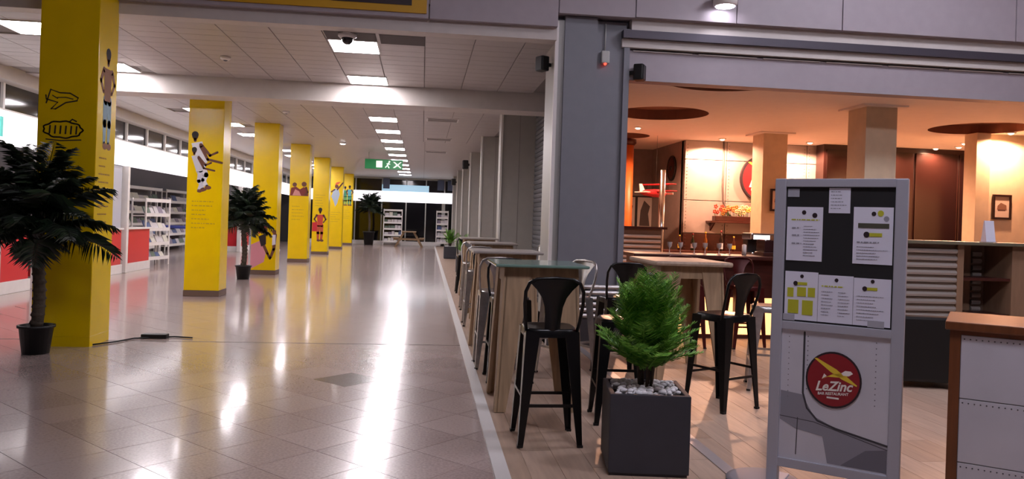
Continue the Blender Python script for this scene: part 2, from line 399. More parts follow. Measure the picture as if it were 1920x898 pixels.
# far end: night glass facade
we = struct('wall_far', B(mat('facade_frame', '2a2a2e', .5)).box(-11, 2.3, 42.3, 42.5, 0, 4), 'dark glazed facade closing the concourse', 'wall')
xs = [-6.6, -5.1, -3.6, -2.2, -.9, .15, 1.15, 2.2]
for a, b in zip(xs, xs[1:]):
    for z0, z1 in ((.2, 2.28), (2.9, 3.58)):
        B(DARKG).box(a + .02, b - .02, 42.18, 42.2, z0, z1).build('pane', we)
    B(GREYL).box(a - .03, a + .03, 42.12, 42.24, 0, 3.6).build('mullion', we)
B(SIGNW).box(-6.6, 2.2, 42.0, 42.15, 2.3, 2.87).build('lit_band', we)
B(GREYL).box(-6.6, 2.2, 42.05, 42.2, 3.52, 3.62).build('transom', we)
B(GREYL).box(1.02, 1.2, 42.0, 42.2, 0, 2.3).build('door_post', we)
B(WHITE).box(-6.6, 2.2, 42.0, 42.2, 0, .2).build('kick_panel', we)
B(mat('pale_blue_sign', 'a9cfe6', .4, emit=.7)).box(-2.2, .3, 41.95, 42.1, 2.88, 3.22).build('blue_sign', we)
for x0 in (-2.15, .75, 1.3): B(mat('hanging_board', '55607c', .5)).box(x0, x0 + .35, 41.9, 42.0, 3.0, 3.55).build('notice', we)

# ------------------------------------------------------------ structure: restaurant
RZ = 3.2
def ceiling_with_holes(x0, x1, y0, y1, circles):
    bm = bmesh.new(); edges = []
    def loop(pts):
        vs = [bm.verts.new((p[0], p[1], RZ)) for p in pts]
        for i in range(len(vs)): edges.append(bm.edges.new((vs[i], vs[(i + 1) % len(vs)])))
    loop([(x0, y0), (x1, y0), (x1, y1), (x0, y1)])
    for cpts in circles: loop(cpts)
    bmesh.ops.triangle_fill(bm, use_beauty=True, use_dissolve=False, edges=edges)
    me = bpy.data.meshes.new('ceiling_restaurant'); bm.to_mesh(me); bm.free(); me.materials.append(PEACH); return me
def circ(x, y, r, n=40): return [(x + r * math.cos(2 * PI * i / n), y + r * math.sin(2 * PI * i / n)) for i in range(n)]
seg = [p for p in circ(3.55, 8.72, .8, 64) if p[1] > 9.32]; seg.sort(key=lambda p: p[0]); seg = [(seg[0][0] - .08, 9.32)] + seg + [(seg[-1][0] + .08, 9.32)]
holes = [circ(3.62, 11.65, .72), circ(8.9, 11.55, .75), circ(3.85, 14.75, .5), seg]
rc = tag(link('ceiling_restaurant', ceiling_with_holes(2.3, 12, 9.3, 18, holes)), 'warm peach ceiling of the restaurant with round recesses', 'ceiling', kind='structure')
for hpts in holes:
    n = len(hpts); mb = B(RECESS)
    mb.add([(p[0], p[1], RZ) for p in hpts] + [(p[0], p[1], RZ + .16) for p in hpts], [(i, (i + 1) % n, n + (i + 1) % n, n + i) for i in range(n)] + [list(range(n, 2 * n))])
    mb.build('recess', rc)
struct('ceiling_restaurant_slab', B(PEACH).box(2.3, 12, 9.3, 18, RZ + .2, RZ + .3), 'slab above the restaurant ceiling', 'ceiling')
# rear wall of riveted aircraft panels
wb = struct('wall_rear', B(SEAM).box(5.18, 9.35, 15.03, 15.2, 0, RZ), 'rear restaurant wall clad in pinkish aircraft panels', 'wall')
cols_ = [(5.18, 6.05), (6.05, 7.75), (7.75, 9.35)]; rows_ = [(.0, .7), (.7, 1.34), (1.34, 2.0), (2.0, 2.82), (2.82, RZ)]
for a, b in cols_:
    for z0, z1 in rows_:
        B(PINKM if z0 > 1.2 else DWOOD).bbox(a + .008, b - .008, 14.99, 15.04, z0 + .006, z1 - .006, .006).build('panel', wb)
rv = B(SEAM)
for a, b in cols_:
    for k in range(46):
        z = .1 + k * .067
        for x in (a + .05, b - .05): rv.sphere((x, 14.985, z), .009, n=6)
tag(rv.build('rivets', wb), kind='stuff')
B(SEAM).tube([(5.98, 14.98, 3.2), (5.98, 14.98, 2.3), (6.0, 14.98, 2.0), (6.08, 14.98, 1.8), (6.25, 14.98, 1.62)], .022, 6).build('hose', wb)
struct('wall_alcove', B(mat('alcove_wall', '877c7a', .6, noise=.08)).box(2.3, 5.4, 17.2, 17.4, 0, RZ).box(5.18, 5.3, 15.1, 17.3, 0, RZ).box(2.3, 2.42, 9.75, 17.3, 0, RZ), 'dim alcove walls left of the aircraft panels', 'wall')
struct('wall_right', B(CREAM).box(9.2, 9.45, 12.0, 12.3, 0, RZ).box(9.45, 12, 12.1, 12.3, 0, RZ).box(11.9, 12.1, 9.2, 12.2, 0, RZ), 'cream wall and lit corner post on the right of the restaurant', 'wall')
DCAB = mat('dark_cabinet_wood', '2a1310', .4, noise=.2, nscale=4)
wd = struct('wall_dark_cabinets', B(DCAB).box(7.9, 11.9, 14.6, 14.9, 0, RZ).box(9.35, 9.5, 14.9, 15.2, 0, RZ), 'dark wood cabinet wall behind the cream post', 'wall')
for k in range(4):
    x = 7.95 + k * .95
    B(mat('cabinet_glass', '1c0e0c', .12)).bbox(x, x + .9, 14.56, 14.62, 1.2, 3.1, .01).build('cabinet_pane', wd)
    B(DCAB).bbox(x, x + .9, 14.55, 14.62, .1, 1.15, .01).build('cabinet_door', wd)
for k, (x, y) in enumerate(((6.0, 13.2), (5.95, 9.9))):
    p_ = tag(link('wall_column', None, None), ('tan square column with framed print in front of the rear wall', 'tan square column behind the menu board stand')[k], 'column', kind='structure')
    B(CREAM).box(x, x + .45, y, y + .45, 0, RZ).build('shaft', p_)
    B(PEACH).box(x - .1, x + .55, y - .1, y + .55, RZ - .025, RZ + .001).build('collar', p_)

# ------------------------------------------------------------ lamps
def ceiling_light(x, y, z, sx, sy, m, label, group):
    t = thing('ceiling_light', label, 'light', (x, y, z), 0, group)
    f = B(WHITE)
    for a, b, c, d in ((-sx, -sx + .02, -sy, sy), (sx - .02, sx, -sy, sy), (-sx + .02, sx - .02, -sy, -sy + .02), (-sx + .02, sx - .02, sy - .02, sy)): f.box(a, b, c, d, -.012, .03)
    f.build('frame', t); B(m).box(-sx + .02, sx - .02, -sy + .02, sy - .02, -.008, .01).build('diffuser', t)
    return t
ONE_ = 'first second third fourth fifth sixth seventh eighth ninth tenth eleventh'.split()
cl0 = ceiling_light(*lights_xy[0], CZ, .31, .36, LAMPM, 'square ceiling light beside the dark open ceiling panels', 'lit ceiling panels along the concourse')
for k, (x, y) in enumerate(lights_xy[1:], 1):
    if 12.6 < y < 13.5: continue
    kk = k % 13; nth = ONE_[kk - 2] if kk > 1 else ''
    row = 'above the middle of the concourse' if x > -2 else 'between columns and shops'
    lab = ('%s light panel past the white beam %s' % (nth, row)) if kk > 1 else ('ceiling light panel just before the white beam %s' % row if kk else 'ceiling light panel beside the top of the first yellow column')
    dup(cl0, (x, y, CZ), 0, lab)
for nm, x, y in (('left', 1.2, 1.6), ('right', 5.6, 1.6), ('front', 5.6, 6.0)):
    t = ceiling_light(x, y, 6.19, .6, .6, HALLM, 'square light in the high hall ceiling', 'hall ceiling lights')
    t.name = 'hall_light_%s_offscreen' % nm
    for ch in t.children:
        if ch.name.startswith('diffuser'): ch.name = 'hall_diffuser_%s_offscreen' % nm
def spot(x, y, label, watts, group, z=RZ):
    t = thing('ceiling_spot', label, 'light', (x, y, z), 0, group)
    B(WHITE).lathe([(.075, 0), (.075, -.012), (.055, -.02), (.05, 0)], 16).build('ring', t)
    B(mat('spot_lens', 'fff0dc', .4, emit=18, ecol='ffd9b0')).sphere((0, 0, -.012), .045, sc=(1, 1, .6)).build('lens', t)
    ld = bpy.data.lights.new('spot_light', 'SPOT'); ld.energy = watts; ld.color = (1.0, .5, .3); ld.shadow_soft_size = .04; ld.spot_size = math.radians(165); ld.spot_blend = .3
    link('spot_light', ld, t, (0, 0, -.06))
for x, y in ((5.75, 14.5), (7.5, 14.4), (9.1, 14.2), (3.75, 13.4)):
    spot(x, y, 'small round spotlight near the aircraft panel wall', SPOT_W * .9, 'ceiling spots by the rear wall')
for x, y in ((10.15, 14.4), (10.35, 14.0), (10.02, 13.4), (9.65, 11.8)):
    spot(x, y, 'small round spotlight in front of the cabinets and cream wall', SPOT_W * .6, 'ceiling spots on the right')
t = thing('downlight', 'round white downlight on the fascia above the restaurant', 'light', (3.45, 8.9, 4.08))
B(WHITE).lathe([(.12, -.02), (.14, 0), (.14, .12), (.1, .14)], 20, (0, -.15, 0)).box(-.03, .03, -.15, .0, .03, .09).build('housing', t)
B(mat('downlight_lens', 'ffffff', .4, emit=25, ecol='f6efff')).lathe([(.11, -.025), (.11, -.015)], 20, (0, -.15, 0)).build('lens', t)
t = thing('exit_lamp', 'small round ceiling lamp beside the row of light panels', 'light', (-2.38, 23.0, CZ)); B(WHITE).lathe([(.1, 0), (.1, -.03), (.07, -.05), (.01, -.055)], 16).build('housing', t)
B(mat('small_lamp', 'ffffff', .4, emit=14)).lathe([(.075, -.052), (.05, -.065), (.01, -.07)], 16).build('lens', t)

# ------------------------------------------------------------ yellow columns
rnd = random.Random(3)
def person(pr, x, z, s, skin, top, low, pose):
    """small printed figure: s height, pose a dict of limb paths in units of s"""
    q = lambda pts: [(x + a * s, z + b * s) for a, b in pts]
    for leg in pose['legs']:
        pr.m(low); pr.line(q(leg), [.11 * s, .09 * s, .06 * s][:len(leg)] if len(leg) <= 3 else .08 * s)
        pr.m(skin); e = q([leg[-1]])[0]; pr.disc(e[0] + .02 * s, e[1] - .02 * s, .035 * s, 10, 1.6)
    pr.m(top); pr.poly(q(pose['torso']))
    for arm in pose['arms']:
        pr.m(skin); pr.line(q(arm), [.06 * s, .05 * s, .04 * s][:len(arm)])
    hx, hz = q([pose['head']])[0]
    pr.m(skin); pr.line([(hx, hz - .08 * s), (hx, hz)], .05 * s); pr.disc(hx, hz, .062 * s, 14, .85)
    pr.m(mat('print_hair', '1d1310', .6)); pr.disc(hx, hz + .025 * s, .058 * s, 14)
STAND = dict(legs=[[(-.04, .48), (-.05, .24), (-.05, .03)], [(.05, .48), (.06, .24), (.05, .03)]], torso=[(-.1, .8), (.1, .8), (.07, .47), (-.07, .47)], arms=[[(-.1, .78), (-.17, .66), (-.1, .56)], [(.1, .78), (.17, .66), (.1, .56)]], head=(0, .93))
DANCE = dict(legs=[[(.0, .5), (.1, .28), (.02, .04)], [(.05, .5), (.02, .25), (.12, .08)]], torso=[(-.16, .82), (.02, .86), (.12, .5), (-.04, .46)], arms=[[(0, .8), (.16, .62), (.28, .68)], [(0, .78), (.12, .55), (.36, .5)]], head=(-.1, .95))
COLX = [-3.69 - .022 * k for k in range(7)]; COLY = [8.5 + 5.22 * k for k in range(7)]
ONE = 'first second third fourth fifth sixth seventh'.split()
marks = ['with aeroplane and oval emblems and a standing man print', 'with a print of two dancers in white', 'with a print of a woman in a red headscarf', 'with a print of red figures reclining',
         'with a print of a red-clad figure beside a red square', 'with a print of a dancer in a pale blue dress', 'with a print of two blue and green figures']
for k in range(7):
    top = 6.2 if k == 0 else CZ
    t = thing('yellow_column', 'square yellow column ' + marks[k], 'column', (COLX[k], COLY[k], 0), 0, 'yellow columns along the concourse')
    B(YEL).bbox(-.29, .29, 0, .5, .1, top, .008).build('shaft', t)
    if k: B(BROWN).box(-.295, .295, -.006, .506, 0, .1).build('skirting', t)
    else: B(YEL).box(-.289, .289, 0.001, .499, 0, .101).build('skirting', t)
    pr = Print()
    if k == 0:
        # line emblem of an aeroplane
        pr.m(INKD).line([(-.21, 2.52), (-.17, 2.66), (-.08, 2.63), (.02, 2.63), (.1, 2.585), (.09, 2.555), (-.02, 2.53), (-.12, 2.46), (-.16, 2.46), (-.1, 2.53), (-.21, 2.56), (-.215, 2.6)], .014)
        pr.line([(-.1, 2.58), (-.02, 2.585), (.05, 2.57)], .01).line([(-.15, 2.6), (-.1, 2.57)], .01)
        pr.build('aeroplane_emblem', t); pr = Print()
        ov = [(-.04 + .19 * math.cos(a) * (1 + .05 * math.cos(9 * a)), 2.25 + .085 * math.sin(a) * (1 + .06 * math.cos(9 * a))) for a in [2 * PI * i / 40 for i in range(41)]]
        pr.m(INKD).line(ov, .016)
        for i in range(6): pr.line([(-.17 + .052 * i, 2.21), (-.165 + .052 * i, 2.285)], .016)
        pr.line([(.02, 2.33), (.05, 2.36), (.09, 2.34)], .014).line([(-.2, 2.145), (-.06, 2.135), (.14, 2.15)], .012)
        pr.build('oval_emblem', t)
        pr = Print()
        person(pr, 0, 2.1, 1.05, P('torso', '8a5a3c'), P('torso', '8a5a3c'), P('pale_blue', '8fa9b5'), STAND)
        o = pr.build('printed_figure', t, (.29, .25, 0), PI / 2)
        o = Print().m(P('text_brown', '9a6a12')).textlines(-.16, .12, 1.98, 12, .085, .014, rnd).build('printed_text', t, (.29, .25, 0), PI / 2)
    if k == 1:
        person(pr, -.08, 1.8, .98, SKIN, P('white_cloth', 'd9d6dc'), P('white_cloth', 'd9d6dc'), DANCE)
        person(pr, -.11, 1.78, .74, SKIN, P('white_cloth2', 'c4c2cc'), P('white_cloth2', 'c4c2cc'), DANCE)
        pr.build('printed_figure', t)
        Print().m(P('text_ochre', 'a88800')).textlines(-.2, .2, 1.62, 7, .075, .014, rnd).build('printed_text', t)
    if k == 2:
        pr.m(P('pink_skirt', 'd98f9a')).poly([(-.29, .12), (.02, .3), (.06, .5), (-.08, .8), (-.29, .7)])
        pr.m(SKIN).line([(-.02, .75), (.1, .5), (.16, .38)], [.07, .06, .05]).line([(.26, .95), (.24, .6), (.17, .4)], [.09, .07, .06])
        pr.m(P('black_top', '241a1c')).poly([(-.12, .9), (.05, .98), (.06, .72), (-.05, .66)])
        pr.m(SKIN).disc(.0, 1.05, .085); pr.m(P('scarf', 'd6424a')).poly([(-.16, 1.06), (-.08, 1.22), (.06, 1.24), (.13, 1.12), (.0, 1.1), (-.1, .96)])
        pr.m(P('white_cloth', 'd9d6dc')).poly([(.2, .95), (.28, .95), (.28, .72), (.2, .7)]); pr.m(SKIN).disc(.24, 1.02, .05)
        pr.build('printed_figure', t)
    if k == 3:
        pr.m(P('maroon', '7c2f2a')).poly([(-.27, 2.02), (.27, 2.02), (.26, 2.2), (.14, 2.3), (.02, 2.22), (-.1, 2.3), (-.24, 2.26)])
        pr.m(P('pink', 'cf8f86')).poly([(-.2, 2.03), (.06, 2.03), (0, 2.16), (-.12, 2.22)])
        pr.m(SKIN).disc(.14, 2.38, .075).disc(-.14, 2.36, .065).line([(.2, 2.28), (.25, 2.14), (.18, 2.06)], .06)
        pr.build('printed_figure', t)
    if k == 4:
        person(pr, .0, .5, 1.22, SKIN, P('red_dress', 'c2402a'), P('red_dress2', 'b5522e'), STAND)
        pr.m(P('red_bag', 'c2202c')).poly([(-.28, .85), (-.1, .85), (-.1, 1.2), (-.28, 1.18)])
        pr.build('printed_figure', t)
    if k == 5:
        pr.m(P('blue_dress', 'a9b7c4')).poly([(-.02, 1.85), (.06, 2.0), (.16, 2.4), (.1, 2.62), (-.08, 2.64), (-.2, 2.3), (-.08, 2.05)])
        pr.m(SKIN).line([(.05, 2.6), (.2, 2.8), (.28, 2.9)], .06).line([(-.06, 2.6), (-.2, 2.5)], .06).disc(.02, 2.74, .08)
        pr.m(P('orange_cloth', 'd9622a')).poly([(-.06, 2.8), (.1, 2.84), (.2, 2.95), (.0, 2.92)])
        pr.build('printed_figure', t)
    if k == 6:
        person(pr, -.1, 2.0, .95, SKIN, P('green_shirt', '3f8f6a'), P('green_shirt2', '5f9a55'), STAND)
        person(pr, .12, 2.0, 1.0, SKIN, P('blue_shirt', '5fb0c0'), P('green_shirt', '3f8f6a'), STAND)
        pr.build('printed_figure', t)
    if k in (3, 4, 5, 6):
        Print().m(P('text_ochre', 'a88800')).textlines(-.2, .2, {3: 1.7, 4: 2.2, 5: 1.6, 6: 1.75}[k], 5, .1, .016, rnd).build('printed_text', t)
# cable lying beside the first column
t = thing('floor_cable', 'dark cable with a socket block on the floor by the first yellow column', 'cable', (-3.3, 9.0, 0))
B(BPLAST).tube([(-.1, -.42, .012), (.05, -.2, .012), (.15, .05, .012), (.38, .14, .012), (.55, .2, .012), (.75, .14, .012)], .009, 6).build('cable', t)
B(BPLAST).bbox(.2, .48, .1, .2, 0, .05, .01).build('socket_block', t)

# yellow framed poster hanging on the fascia
t = thing('fascia_poster', 'yellow bordered poster hanging on the fascia above the concourse', 'poster', (0, 8.9, 0))
B(YEL_D).box(-3.25, -.03, -.02, 0, 3.79, 5.2).build('border', t)
B(mat('poster_dark', '2b1a20', .5, noise=.3, nscale=3)).box(-1.1, -.2, -.026, -.018, 3.87, 5.1).build('picture', t)
# ceiling sensors and speakers
t = thing('dome_camera', 'round dome camera hanging in front of the first ceiling light', 'camera', (-.95, 9.3, CZ))
B(WHITE).lathe([(.11, 0), (.11, -.03), (.09, -.05), (.03, -.05)], 20).build('mount', t)
B(mat('smoked_dome', '2a2a30', .1)).sphere((0, 0, -.06), .07).build('dome', t)
for x, y, l in ((-2.78, 11.1, 'small white smoke detector ahead of the white beam'), (-2.9, 16.6, 'small white smoke detector past the white beam')):
    t = thing('smoke_detector', l, 'detector', (x, y, CZ)); B(WHITE).lathe([(.07, 0), (.07, -.03), (.05, -.045), (.01, -.05)], 16).build('body', t); B(GREYP).lathe([(.03, -.05), (.02, -.06), (.005, -.065)], 12).build('sensor', t)
def speaker(x, y, z, rz, s, label):
    t = thing('wall_speaker', label, 'speaker', (x, y, z), rz, 'black wall speakers')
    B(BPLAST).bbox(-.1 * s, .1 * s, -.2 * s, -.04 * s, -.13 * s, .13 * s, .025 * s).build('cabinet', t)
    B(BPLAST).box(-.025 * s, .025 * s, -.05 * s, .06 * s, -.03 * s, .03 * s).build('bracket', t)
    B(DARK).bbox(-.085 * s, .085 * s, -.208 * s, -.196 * s, -.115 * s, .115 * s, .004).build('grille', t)
speaker(1.46, 9.35, 3.38, -PI / 2 + .5, .7, 'black speaker on the concourse side of the corner pillar')
speaker(2.44, 9.06, 3.28, PI / 2 - .5, .75, 'black speaker on the restaurant side of the corner pillar')
speaker(1.44, 24.75, 3.22, -PI / 2, 1.1, 'black speaker high on the third grey pier')
speaker(1.44, 34.0, 3.1, -PI / 2, 1.1, 'black speaker high on the fifth grey pier')
t = thing('door_sensor', 'small grey alarm with red lamp hanging on the corner pillar', 'alarm', (2.1, 9.06, 3.45))
B(GREYL).tube([(0, 0, .4), (0, 0, .06)], .008, 6).build('conduit', t); B(GREYL).bbox(-.05, .05, -.05, .02, -.08, .07, .015).build('body', t)
B(mat('red_led', 'ff4030', .4, emit=4)).sphere((0, -.03, -.085), .018).build('lamp', t)
# green exit sign
t = thing('exit_sign', 'green hanging exit sign with white arrow and running figure', 'sign', (-1.33, 26.0, 3.2))
B(mat('exit_green', '1c7a44', .4, emit=.35)).bbox(-.62, .62, -.04, .04, -.15, .17, .01).build('panel', t)
pr = Print(); WL = mat('exit_white', 'eaf5ea', .4, emit=.7)
pr.m(WL).rect(-.25, -.05, -.1, .12); pr.line([(.16, .06), (.12, -.02), (.17, -.1)], .035).disc(.18, .1, .03).line([(.1, .03), (.2, .02)], .025)
pr.line([(.12, -.02), (.06, -.09)], .03)
pr.poly([(.3, .1), (.36, .1), (.45, .02), (.54, .1), (.58, .1), (.48, .0), (.58, -.1), (.54, -.1), (.45, -.03), (.36, -.1), (.3, -.1), (.41, .0)])
pr.build('pictogram', t, (0, -.041, 0))
for x in (-.5, .5): B(GREYL).tube([(x, 0, .16), (x, 0, .41)], .008, 6).build('hanger', t)

# ------------------------------------------------------------ bar stools
def make_stool(label, m, loc, rz, group):
    """metal bar stool; backrest on local -y"""
    t = thing('bar_stool', label, 'stool', loc, rz, group)
    # pressed seat pan with turned-down skirt
    s = B(m); k = .165
    def ring(a, z, n=28): # rounded square
        return [(a * math.copysign(abs(math.cos(2 * PI * i / n)) ** .45, math.cos(2 * PI * i / n)), a * math.copysign(abs(math.sin(2 * PI * i / n)) ** .45, math.sin(2 * PI * i / n)), z) for i in range(n)]
    rs = [ring(k + .012, .70), ring(k + .01, .745), ring(k, .757), ring(k * .9, .755), ring(k * .6, .747), ring(k * .2, .745)]
    n = 28; vs = sum(rs, []); fs = [(j * n + i, j * n + (i + 1) % n, (j + 1) * n + (i + 1) % n, (j + 1) * n + i) for j in range(5) for i in range(n)] + [[5 * n + i for i in range(n)]]
    s.add(vs, fs, True); s.build('seat', t)
    for sx in (-1, 1):
        for sy in (-1, 1):
            l = B(m)    # folded sheet leg: L section, wide at the top and tapering to the foot
            def sec(c, w, z, th=.006): return [(sx * c, sy * c, z), (sx * (c - w), sy * c, z), (sx * (c - w), sy * (c - th), z), (sx * (c - th), sy * (c - th), z), (sx * (c - th), sy * (c - w), z), (sx * c, sy * (c - w), z)]
            ss = [sec(.175, .095, .74), sec(.186, .075, .5), sec(.2, .05, .2), sec(.21, .034, .0)]
            vs = sum(ss, []); fs = [(j * 6 + i, j * 6 + (i + 1) % 6, (j + 1) * 6 + (i + 1) % 6, (j + 1) * 6 + i) for j in range(3) for i in range(6)] + [list(range(6))[::-1], list(range(18, 24))]
            l.add(vs, fs); l.m(BPLAST).box(sx * .198 - .016, sx * .198 + .016, sy * .198 - .016, sy * .198 + .016, 0, .016); l.build('leg', t)
    for a in (-1, 1):
        B(m).box(-.19, .19, a * .19 - .005, a * .19 + .005, .255, .275).build('foot_rail', t)
        B(m).box(a * .19 - .005, a * .19 + .005, -.19, .19, .315, .335).build('foot_rail', t)
    # hoop back
    pts = []
    for x, z, y in ((-.165, .72, -.12), (-.178, .8, -.15), (-.19, .92, -.185), (-.188, 1.0, -.2), (-.165, 1.055, -.208), (-.12, 1.08, -.212), (0, 1.088, -.214)): pts.append((x, y, z))
    pts += [(-p[0], p[1], p[2]) for p in pts[-2::-1]]
    B(m).tube(pts, .012, 8).build('back_frame', t)
    sp = B(m); cr = [(.74, .05, -.155), (.82, .052, -.165), (.9, .06, -.18), (.96, .08, -.192), (1.01, .115, -.202), (1.05, .155, -.207), (1.082, .15, -.213)]
    vs = []; fs = []
    for z, wd, y in cr:
        for i in range(5):
            u = -1 + i / 2; vs.append((u * wd, y - .02 * (1 - u * u), z))
    for off in (0, .004): pass
    nn = len(vs); vs += [(x, y + .004, z) for x, y, z in vs]
    for j in range(len(cr) - 1):
        for i in range(4):
            a = j * 5 + i; fs.append((a, a + 1, a + 6, a + 5)); fs.append((nn + a, nn + a + 5, nn + a + 6, nn + a + 1))
    sp.add(vs, fs, True); sp.build('back_splat', t)
    return t
BS = 'black bar stools on the deck'; GSn = 'bare metal bar stools on the deck'
sA = make_stool('black metal bar stool with its back to us at the green topped table', BLACK, (.86, 5.1, DZ), 0, BS)
dup(sA, (1.5, 5.62, DZ), math.radians(84), 'black metal bar stool between the green topped table and the big planter')
dup(sA, (1.91, 7.28, DZ), math.radians(4), 'black metal bar stool beside the left end of the pale wood table')
dup(sA, (2.46, 6.05, DZ), math.radians(27), 'black metal bar stool standing alone beside the menu board stand')
dup(sA, (.82, 7.05, DZ), PI, 'black metal bar stool behind the green topped table')
dup(sA, (.85, 9.55, DZ), PI, 'black metal bar stool behind the grey topped second table')
sG = make_stool('bare metal bar stool at the right end of the green topped table', GALV, (1.4, 7.3, DZ), math.radians(120), GSn)
dup(sG, (3.2, 6.75, DZ), math.radians(70), 'bare metal bar stool half hidden behind the menu board stand')
dup(sG, (.76, 7.68, DZ), 0, 'bare metal bar stool in front of the second high table')
dup(sG, (.8, 10.7, DZ), 0, 'bare metal bar stool in front of the third high table')
dup(sG, (1.66, 11.9, DZ), math.radians(100), 'bare metal bar stool at the wall end of the third high table')
dup(sG, (.85, 12.6, DZ), PI, 'bare metal bar stool behind the third high table')
dup(sA, (.9, 15.4, DZ), PI, 'black metal bar stool behind the fourth high table')
sR = make_stool('dark red bar stool at the glowing bar front', mat('dark_red_metal', '4a1412', .3, .3), (3.2, 9.1, DZ), PI, 'stools along the bar')
dup(sR, (3.95, 9.1, DZ), PI, 'dark red bar stool at the middle of the glowing bar')
dup(sR, (4.7, 9.1, DZ), PI, 'dark red bar stool at the far end of the glowing bar')

# ------------------------------------------------------------ high tables on tapered plank legs
def make_table(label, loc, rz, w, d, top, th, group, h=1.12):
    t = thing('high_table', label, 'table', loc, rz, group)
    B(top).bbox(-w / 2, w / 2, -d / 2, d / 2, h - th, h, min(.02, th * .45)).build('tabletop', t)
    zt = h - th
    ax, ay = w / 2 - .09, d / 2 - .09
    for sy in (-1, 1): B(WOOD).box(-ax + .02, ax - .02, sy * ay - .012, sy * ay + .012, zt - .12, zt).build('apron', t)
    for sx in (-1, 1): B(WOOD).box(sx * ax - .012, sx * ax + .012, -ay + .02, ay - .02, zt - .12, zt).build('apron', t)
    for sx in (-1, 1):
        for sy in (-1, 1):
            # each leg: two tapered pine planks meeting at the corner, splayed outwards
            l = B(WOOD); sp_ = .05; bx, by = ax + sp_, ay + sp_
            vs = []
            for (px, py, wd) in ((ax, ay, .2), (bx, by, .07)):
                z = zt if px == ax else 0
                vs += [(sx * px, sy * (py + .016), z), (sx * (px - wd), sy * (py + .016), z), (sx * (px - wd), sy * (py - .012), z), (sx * px, sy * (py - .012), z)]
            l.add(vs, [(0, 1, 5, 4), (1, 2, 6, 5), (2, 3, 7, 6), (3, 0, 4, 7), (0, 3, 2, 1), (4, 5, 6, 7)])
            vs = []
            for (px, py, wd) in ((ax, ay, .2), (bx, by, .07)):
                z = zt if px == ax else 0
                vs += [(sx * (px + .016), sy * (py + .016), z), (sx * (px + .016), sy * (py - wd), z), (sx * (px - .012), sy * (py - wd), z), (sx * (px - .012), sy * (py + .016), z)]
            l.add(vs, [(0, 1, 5, 4), (1, 2, 6, 5), (2, 3, 7, 6), (3, 0, 4, 7), (0, 3, 2, 1), (4, 5, 6, 7)])
            lo = l.build('leg', t)
            kn = B(mat('knot', '3a2a1e', .8))
            for z in (.78, .5): kn.lathe([(.02, -.002), (.018, .002), (.001, .003)], 10, M=Matrix.Translation((sx * (ax + .013 + (.9 - z) * .055), sy * (ay - .06), z)) @ Matrix.Rotation(sx * PI / 2, 4, 'Y'))
            kn.build('bolt_hole', lo)
    return t
TG = 'high tables on the deck'
GREYT = mat('grey_table_top', '9a928c', .4, noise=.1)
make_table('high table with thin green glass top and pine plank legs', (.92, 6.17, DZ), 0, .72, .78, GREEN_G, .022, TG)
make_table('high table with grey wood top, second along the deck', (.93, 8.62, DZ), 0, .76, .8, GREYT, .03, TG)
make_table('high table with grey wood top, third along the deck', (1.06, 11.7, DZ), 0, .72, .8, GREYT, .03, TG)
make_table('high table with grey wood top, fourth along the deck', (1.06, 14.5, DZ), 0, .7, .8, GREYT, .03, TG)
make_table('pale wood high table inside the restaurant before the bar', (2.56, 7.5, DZ), 0, .76, .95, WOODT, .045, TG)

# ------------------------------------------------------------ planters with feathery plants
def frond_mesh(L, n, lw, droop, mats, r, name='frond', up=.45, leafl=.28, soft=.0):
    """one pinnate frond growing along +x and arching: stem plus paired leaflets"""
    mb = MB(); mb.m(mats[0]); pts = []
    for i in range(9):
        u = i / 8; pts.append(Vector((L * u * (1 - .12 * droop * u), 0, L * (up * u - droop * u * u))))
    mb.tube(pts, .006 * L / .6, 4, r1=.0015)
    for i in range(n):
        u = .12 + .88 * i / (n - 1); f = u * 8; k = min(7, int(f)); p = pts[k].lerp(pts[k + 1], f - k); d = (pts[k + 1] - pts[k]).normalized()
        side = Vector((0, 1, 0)); upv = side.cross(d) * -1
        ll = leafl * L * math.sin(PI * min(1, .15 + .85 * u)) ** .6 * (1 - .25 * u) + .03 * L
        for s in (-1, 1):
            q = (d * r.uniform(.45, .75) + side * s * .8 + upv * r.uniform(-.25, .2)).normalized() * ll * r.uniform(.85, 1.1)
            e = p + q; e.z -= ll * (.25 + .2 * droop if droop > .4 else -.12); m1 = p + q * .5; wv = d * lw / 2
            mb.m(r.choice(mats)); mb.add([p, m1 + wv, e, m1 - wv], [(0, 1, 2), (0, 2, 3)])
    me = bpy.data.meshes.new(name); me.from_pydata(mb.v, [], mb.f)
    for mm in mb.mats: me.materials.append(mm)
    me.polygons.foreach_set('material_index', mb.mi); return me
rp = random.Random(11)
fern_me = [frond_mesh(.62, 44, .009, .25, LEAF, rp, leafl=.26, up=.2) for _ in range(5)]
